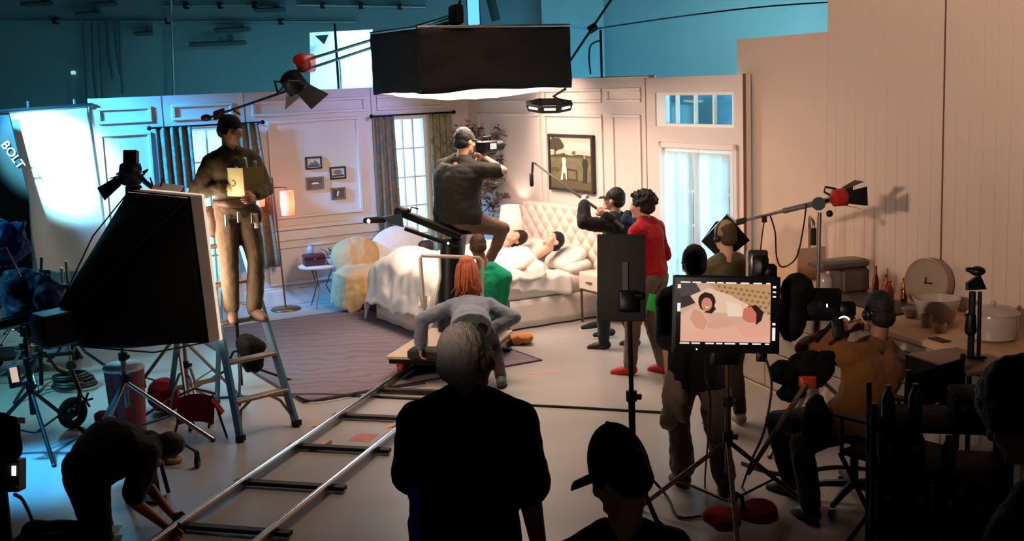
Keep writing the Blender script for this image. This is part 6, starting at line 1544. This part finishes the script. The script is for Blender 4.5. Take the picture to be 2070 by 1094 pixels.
for k, (dx, z, w_, h_, lb) in enumerate(((-.15, .632, .12, .22, 'black case at the left of the rack shelf'), (.13, .632, .13, .20, 'black case at the right of the rack middle shelf'), (-.16, .912, .10, .15, 'small black case at left on the upper rack shelf'), (.16, 1.132, .10, .12, 'black box on top of the rack at right'), (-.12, .162, .15, .34, 'tall black case low in the rack at left'), (.16, .162, .12, .32, 'tall black case low in the rack at right'))):
    c = gb + rX * dx + ZD * (z + h_ / 2); q = thing('gear_case', lb, 'case', c - ZD * h_ / 2, 'cases on the rack'); part('shell', MB().obox(c, rX, rY, ZD, w_, .15, h_ / 2, .012), NYL, q)
    part('handle', MB().tube([c - rX * .05 - rY * .15 + ZD * .01, c - rX * .04 - rY * .18, c + rX * .04 - rY * .18, c + rX * .05 - rY * .15 + ZD * .01], .008), NYL, q)
    for g in (-1, 1): part('latch', MB().obox(c + rX * w_ * .6 * g - rY * .153 + ZD * h_ * .2, rX, rY, ZD, .014, .005, .018), STEEL, q)
for k, (dx, dy, z, lb) in enumerate(((-.22, -.10, 1.132, 'clear water bottle at the left on top of the rack'), (-.10, -.06, 1.132, 'clear water bottle in the middle on top of the rack'), (.04, -.13, .912, 'clear water bottle on the upper rack shelf'))):
    c0 = gb + rX * dx + rY * dy + ZD * z; q = thing('water_bottle', lb, 'bottle', c0, 'bottles on the rack'); part('body', MB().lathe(c0, [(.028, 0), (.032, .02), (.032, .11), (.012, .15)], 14), M('clear_plastic', (90, 80, 78), .12, spec=.8), q, 50); part('cap', MB().lathe(c0 + ZD * .15, [(.014, 0), (.014, .02)], 10), REDP, q)
cc_ = gb + rX * .15 - rY * .215 + ZD * .84
solo('cable_coil', MB().torus(cc_, .07, .012, -rY).torus(cc_ - rY * .02 + ZD * .005, .06, .01, -rY + rX * .1).cyl(cc_ + ZD * .06, cc_ + ZD * .08 + rY * .04, .008), M('cable_grey', (86, 80, 78), .5), 'grey coiled cable hanging on the front of the rack', 'cable')

# ------------------------------------------------------------------ equipment at the left
def cart(label, c, ang):
    a = radians(ang); X = Vector((cos(a), sin(a), 0)); Y = Vector((-sin(a), cos(a), 0)); r = thing('equipment_cart', label, 'cart', c)
    for z in (.18, .72): part('shelf', MB().obox(c + ZD * z, X, Y, ZD, .42, .28, .02, .006), BLKP, r)
    for i in (-1, 1):
        for j in (-1, 1):
            part('post', MB().cyl(c + X * .38 * i + Y * .25 * j + ZD * .1, c + X * .38 * i + Y * .25 * j + ZD * 1.05, .016), STEEL, r); w_ = c + X * .38 * i + Y * .25 * j
            part('wheel', MB().cyl(w_ + ZD * .05 - Y * .018, w_ + ZD * .05 + Y * .018, .05, n=16), BLKP, r)
    part('push_handle', MB().tube([c - X * .38 - Y * .25 + ZD * 1.05, c - X * .46 - Y * .22 + ZD * 1.12, c - X * .46 + Y * .22 + ZD * 1.12, c - X * .38 + Y * .25 + ZD * 1.05], .014), CHROME, r)
    return r
cc = PF(70, 745); cart('black equipment cart loaded with stands at the left edge', cc, 15)
BLUD = fabric('blue_tarp_dark', (14, 34, 72), .5)
for k, (q4, Y, lb) in enumerate((([(-20, 468), (55, 448), (52, 520), (-20, 545)], 10.3, 'bright blue tarp draped on top of the left cart'), ([(25, 548), (88, 552), (84, 650), (22, 655)], 10.0, 'blue bag hanging below the tarp at the left'), ([(92, 565), (128, 570), (124, 640), (94, 640)], 9.9, 'small blue bag at the right of the hanging bag'))):
    P4 = [PY(*p, Y) for p in q4]; mb = MB()
    mb.sheet(lambda i, j: P4[0].lerp(P4[1], i).lerp(P4[3].lerp(P4[2], i), j) + FW * (.09 * noise.noise(Vector((i * 3, j * 3, k))) - .10 * sin(pi * i) * sin(pi * j)) + UV * .05 * noise.noise(Vector((i * 4, 2, k))), 16, 14, .09)
    solo('tarp_bundle', fuse(mb, .018, 2, .02, 10, k), BLUEF if k == 0 else BLUD, lb, 'bag', 'blue bundles on the cart', smooth=180)
for k, (px, py, hgt, tp, lb) in enumerate(((85, 790, 1.7, (84, 520), 'black stand with clamps in front of the blue bags'), (62, 775, 1.45, (48, 600), 'chrome stand leaning at the left cart'), (150, 745, 1.3, (128, 560), 'stand with bright clips beside the soft box'))):
    b_ = PF(px, py); o = stand(lb, b_, hgt, .45, .38, BLK if k != 1 else STEEL, 20 + 40 * k, .02, group='stands at the left', top=PY(*tp, b_.y + .05))
    rn = random.Random(k)
    for j in range(7):
        f_ = .35 + .09 * j; p = b_.lerp(PY(*tp, b_.y + .05), f_); d = Vector((rn.uniform(-1, 1), rn.uniform(-1, .2), rn.uniform(-.2, .3))).normalized()
        cl = part('clamp', MB().obox(p + d * .03, d, d.cross(ZD).normalized(), ZD, .05, .022, .025, .006), BLK, o); part('clamp_bar', MB().cyl(p + d * .05, p + d * .13, .008), CHROME, cl)
r = thing('tilted_tray', 'black tilted laptop tray on the stand at the left', 'tray', PY(55, 650, 9.6)); part('tray', MB().obox(PY(52, 648, 9.6), (RV + UV * .22).normalized(), FW, UV, .22, .16, .035, .01), BLK, r); part('bracket', MB().obox(PY(58, 668, 9.6), RV, FW, UV, .05, .05, .05), BLK, r)
part('screen_edge', MB().obox(PY(45, 636, 9.55), (RV + UV * .22).normalized(), FW, UV, .18, .005, .008), M('grey_plastic', (110, 104, 104), .5), r)
p = Vector((PY(60, 770, 9.0).x, 9.0, 0)); stand('black stand with a small lit screen clipped to its leg', p, 1.0, .5, .5, BLK, 65, .022, group='stands at the left', turtle=False)
r = thing('tiny_monitor', 'tiny tilted monitor with a pale lit screen at the left', 'monitor', PY(30, 765, 8.9)); part('casing', MB().obox(PY(29, 762, 8.9), (RV + UV * .2).normalized(), (UV - RV * .2).normalized(), FW, .045, .085, .02, .006), BLKP, r); part('screen', MB().obox(PY(29, 758, 8.87), (RV + UV * .2).normalized(), (UV - RV * .2).normalized(), FW, .028, .058, .002), EM('tiny_screen', (222, 190, 172), .8), r); part('mount', MB().cyl(PY(32, 780, 8.92), PY(60, 770, 9.0), .014), BLK, r)
# wire loop, reels, coils
solo('wire_hook', MB().tube([PY(0, 505, 9.7), PY(12, 500, 9.7), PY(22, 520, 9.7), PY(42, 560, 9.7)], .008), CHROME, 'bright bent wire handle at the left edge', 'handle')
mb = MB(); b_ = PF(150, 785)
for k in range(6): mb.torus(b_ + Vector((.02 * sin(k), .02 * cos(k * 2), .03 + .022 * k)), .20 - .01 * k, .014, (0.05 * sin(k), .05, 1), 24, 6)
solo('cable_coil', mb, BLKP, 'black coil of cable on the floor below the soft box', 'cable')
w_ = PF(150, 865); r = thing('stand_wheel', 'black castor wheel on the splayed stand leg at left', 'wheel', w_)
part('tyre', MB().torus(w_ + ZD * .13, .10, .035, (.8, -.6, 0), 22, 10), M('tyre_black', (20, 20, 22), .7), r); part('hub', MB().lathe(w_ + ZD * .13 - Vector((.8, -.6, 0)) * .04, [(.07, 0), (.04, .02), (.03, .08)], 16, (.8, -.6, 0)), M('hub_grey', (70, 72, 76), .5), r); part('fork', MB().tube([w_ + ZD * .13 + Vector((.05, -.04, 0)), w_ + Vector((.06, .05, .3)), w_ + Vector((-.05, .2, .45))], .02), BLK, r)
for k in range(6): a = 2 * pi * k / 6; part('spoke_knob', MB().cyl(w_ + Vector((.10, .04, .22)), w_ + Vector((.10 + .07 * cos(a) * .6, .04 + .07 * cos(a) * .8, .22 + .07 * sin(a))), .01), BLK, r)
# red striped bin
b_ = PF(262, 870); b_ = Vector((b_.x, b_.y, 0)); r = thing('striped_bin', 'orange red bin with grey stripes and a bright white lid under the soft box', 'bin', b_)
HH = .52; prof = [(.135, 0), (.16, HH)]
STR = [M('bin_red', (190, 44, 24), .5), M('bin_grey', (96, 90, 96), .5)]
n_ = 24
for k in range(n_):
    a0, a1 = 2 * pi * k / n_, 2 * pi * (k + 1) / n_
    P_ = lambda a, q, z: b_ + Vector((q * cos(a), q * sin(a), z)); part('stave', MB().add([P_(a0, .135, 0), P_(a1, .135, 0), P_(a1, .16, HH), P_(a0, .16, HH), P_(a0, .12, 0), P_(a1, .12, 0), P_(a1, .145, HH), P_(a0, .145, HH)], [(0, 1, 2, 3), (4, 7, 6, 5), (0, 4, 5, 1), (3, 2, 6, 7), (0, 3, 7, 4), (1, 5, 6, 2)]), STR[1 if (k % 5) in (0, 2) else 0], r)
part('lid', MB().lathe(b_ + ZD * HH, [(.165, 0), (.17, .02), (.15, .045), (.03, .05)], 24), M('lid_white', (230, 232, 235), .4), r, 50)
bulge_bag('red sandbag draped over the soft box stand legs', PF(296, 838), .52, .34, .36, 25, REDB, group='red sandbags')
bulge_bag('dark red sandbag on the floor left of the bin', PF(232, 862) + Vector((0, .1, 0)), .36, .2, .14, 10, REDB, group='red sandbags')
c = PF(405, 880); r = thing('folding_stool', 'small red folding canvas seat beside the ladder foot', 'stool', c)
part('canvas', MB().sheet(lambda i, j: c + Vector((-.17 + .30 * i, .05 - .1 * j, .30 - .20 * j + .03 * sin(pi * i))), 10, 8, .01), REDB, r); part('flap', MB().sheet(lambda i, j: c + Vector((.12 + .08 * j, .05 - .1 * i, .30 - .12 * j)), 6, 6, .01), REDB, r)
for q0, q1 in (((.12, .05, .28), (.24, -.1, 0)), ((-.16, .05, .28), (-.05, .12, 0)), ((.1, .1, .3), (.02, .2, 0)), ((-.17, -.04, .1), (-.2, -.06, 0))): part('leg', MB().cyl(c + Vector(q0), c + Vector(q1), .010), BLK, r)
part('tube_frame', MB().tube([c + Vector((-.17, .1, .31)), c + Vector((-.05, .12, .36)), c + Vector((.13, .1, .31))], .012), CHROME, r)
w2 = PF(400, 945); r = thing('castor_arm', 'thin arm with a small castor reaching over the floor near the crawling man', 'castor', w2); part('arm', MB().tube([w2 + Vector((-.22, .12, .22)), w2 + Vector((-.05, .03, .14)), w2 + ZD * .12], .013), STEEL, r); part('fork', MB().cyl(w2 + ZD * .12, w2 + ZD * .05, .02), BLK, r); part('wheel', MB().cyl(w2 + Vector((-.015, 0, .04)), w2 + Vector((.015, 0, .04)), .04, n=14), BLKP, r)
w3 = PF(350, 935); solo('tape_roll', MB().torus(w3 + ZD * .02, .05, .022, (0, 0, 1), 20, 8), M('tape_tan', (150, 110, 84), .6), 'roll of tape on the floor by the crawling man', 'tape')
c = PF(300, 1010); r = thing('knee_stool', 'small red topped stool beside the crawling man', 'stool', c); part('seat', MB().box(c + ZD * .27, .22, .2, .05, 10, .015), REDB, r)
for i in (-1, 1):
    for j in (-1, 1): part('leg', MB().cyl(c + Vector((.08 * i, .07 * j, .26)), c + Vector((.11 * i, .1 * j, .01)), .015), BLK, r)
part('foot_plate', MB().box(c + Vector((.05, -.05, .012)), .16, .1, .02), BLK, r)
# black case with an LED at bottom left
c = PY(20, 960, 5.4); r = thing('battery_unit', 'black battery unit with a glowing white indicator at lower left', 'battery', c - ZD * .15); part('case', MB().obox(c, RV, UV, FW, .06, .075, .05, .008), BLKP, r); part('indicator', MB().obox(PY(28, 952, 5.34), RV, UV, FW, .009, .022, .003), EM('white_led', (255, 245, 235), 3), r); part('rivet', MB().ell(PY(33, 985, 5.34), .01, .004, .005), STEEL, r)
b_ = Vector((c.x - .05, c.y, 0)); stand('black stand holding the battery unit at the lower left edge', b_, 1.55, .5, .45, BLK, 70, .03, group='stands at the left', turtle=False)
r = thing('hanging_pouch', 'dark pouch with blue glints above the battery unit', 'pouch', PY(25, 900, 5.4)); part('pouch', fuse(MB().rc(PY(20, 860, 5.4), .05, PY(25, 910, 5.4), .045).rc(PY(5, 860, 5.4), .06, PY(0, 960, 5.4), .06), .012, 2, .015, 14), NYL, r); part('buckle', MB().obox(PY(44, 850, 5.35), RV, UV, FW, .018, .014, .006), CHROME, r)
q = PF(60, 1040); solo('floor_cable', cable([PY(30, 1000, 5.6), PY(45, 1010, 5.8), PY(60, 1040, 6.2), PF(70, 1070) + ZD * .01], .01), BLKP, 'black cable dropping from the battery unit to the floor', 'cable')
solo('paper_note', MB().obox(PF(215, 1080) + ZD * .03, Vector((1, .1, 0)).normalized(), Vector((-.1, 1, 0)).normalized(), ZD, .09, .06, .003), M('paper_white', (225, 228, 232), .7), 'white paper on the floor under the crawling man', 'paper')
# unseen flag and stand, added to cut the lower beam of the kitchen spot
kd = (KP(.9, .87, 0) - Vector((-2.63, 1.0, 0))).normalized(); kx = kd.cross(ZD); kc_ = Vector((-2.63, 1.0, 0)) + kd * .7
r = thing('added_cutter_flag', 'added black cutter flag below the kitchen light, out of view', 'flag', kc_ + ZD * 2.6); part('flag', MB().obox(kc_ + ZD * 2.72, kx, kd, ZD, .6, .01, .29), NYL, r); part('rod', MB().cyl(kc_ - kx * .6 + ZD * 2.6, kc_ - kx * 1.0 + ZD * 2.6, .01), STEEL, r)
stand('stand of the added cutter flag left of the camera', kc_ - kx * .9, 2.6, .5)
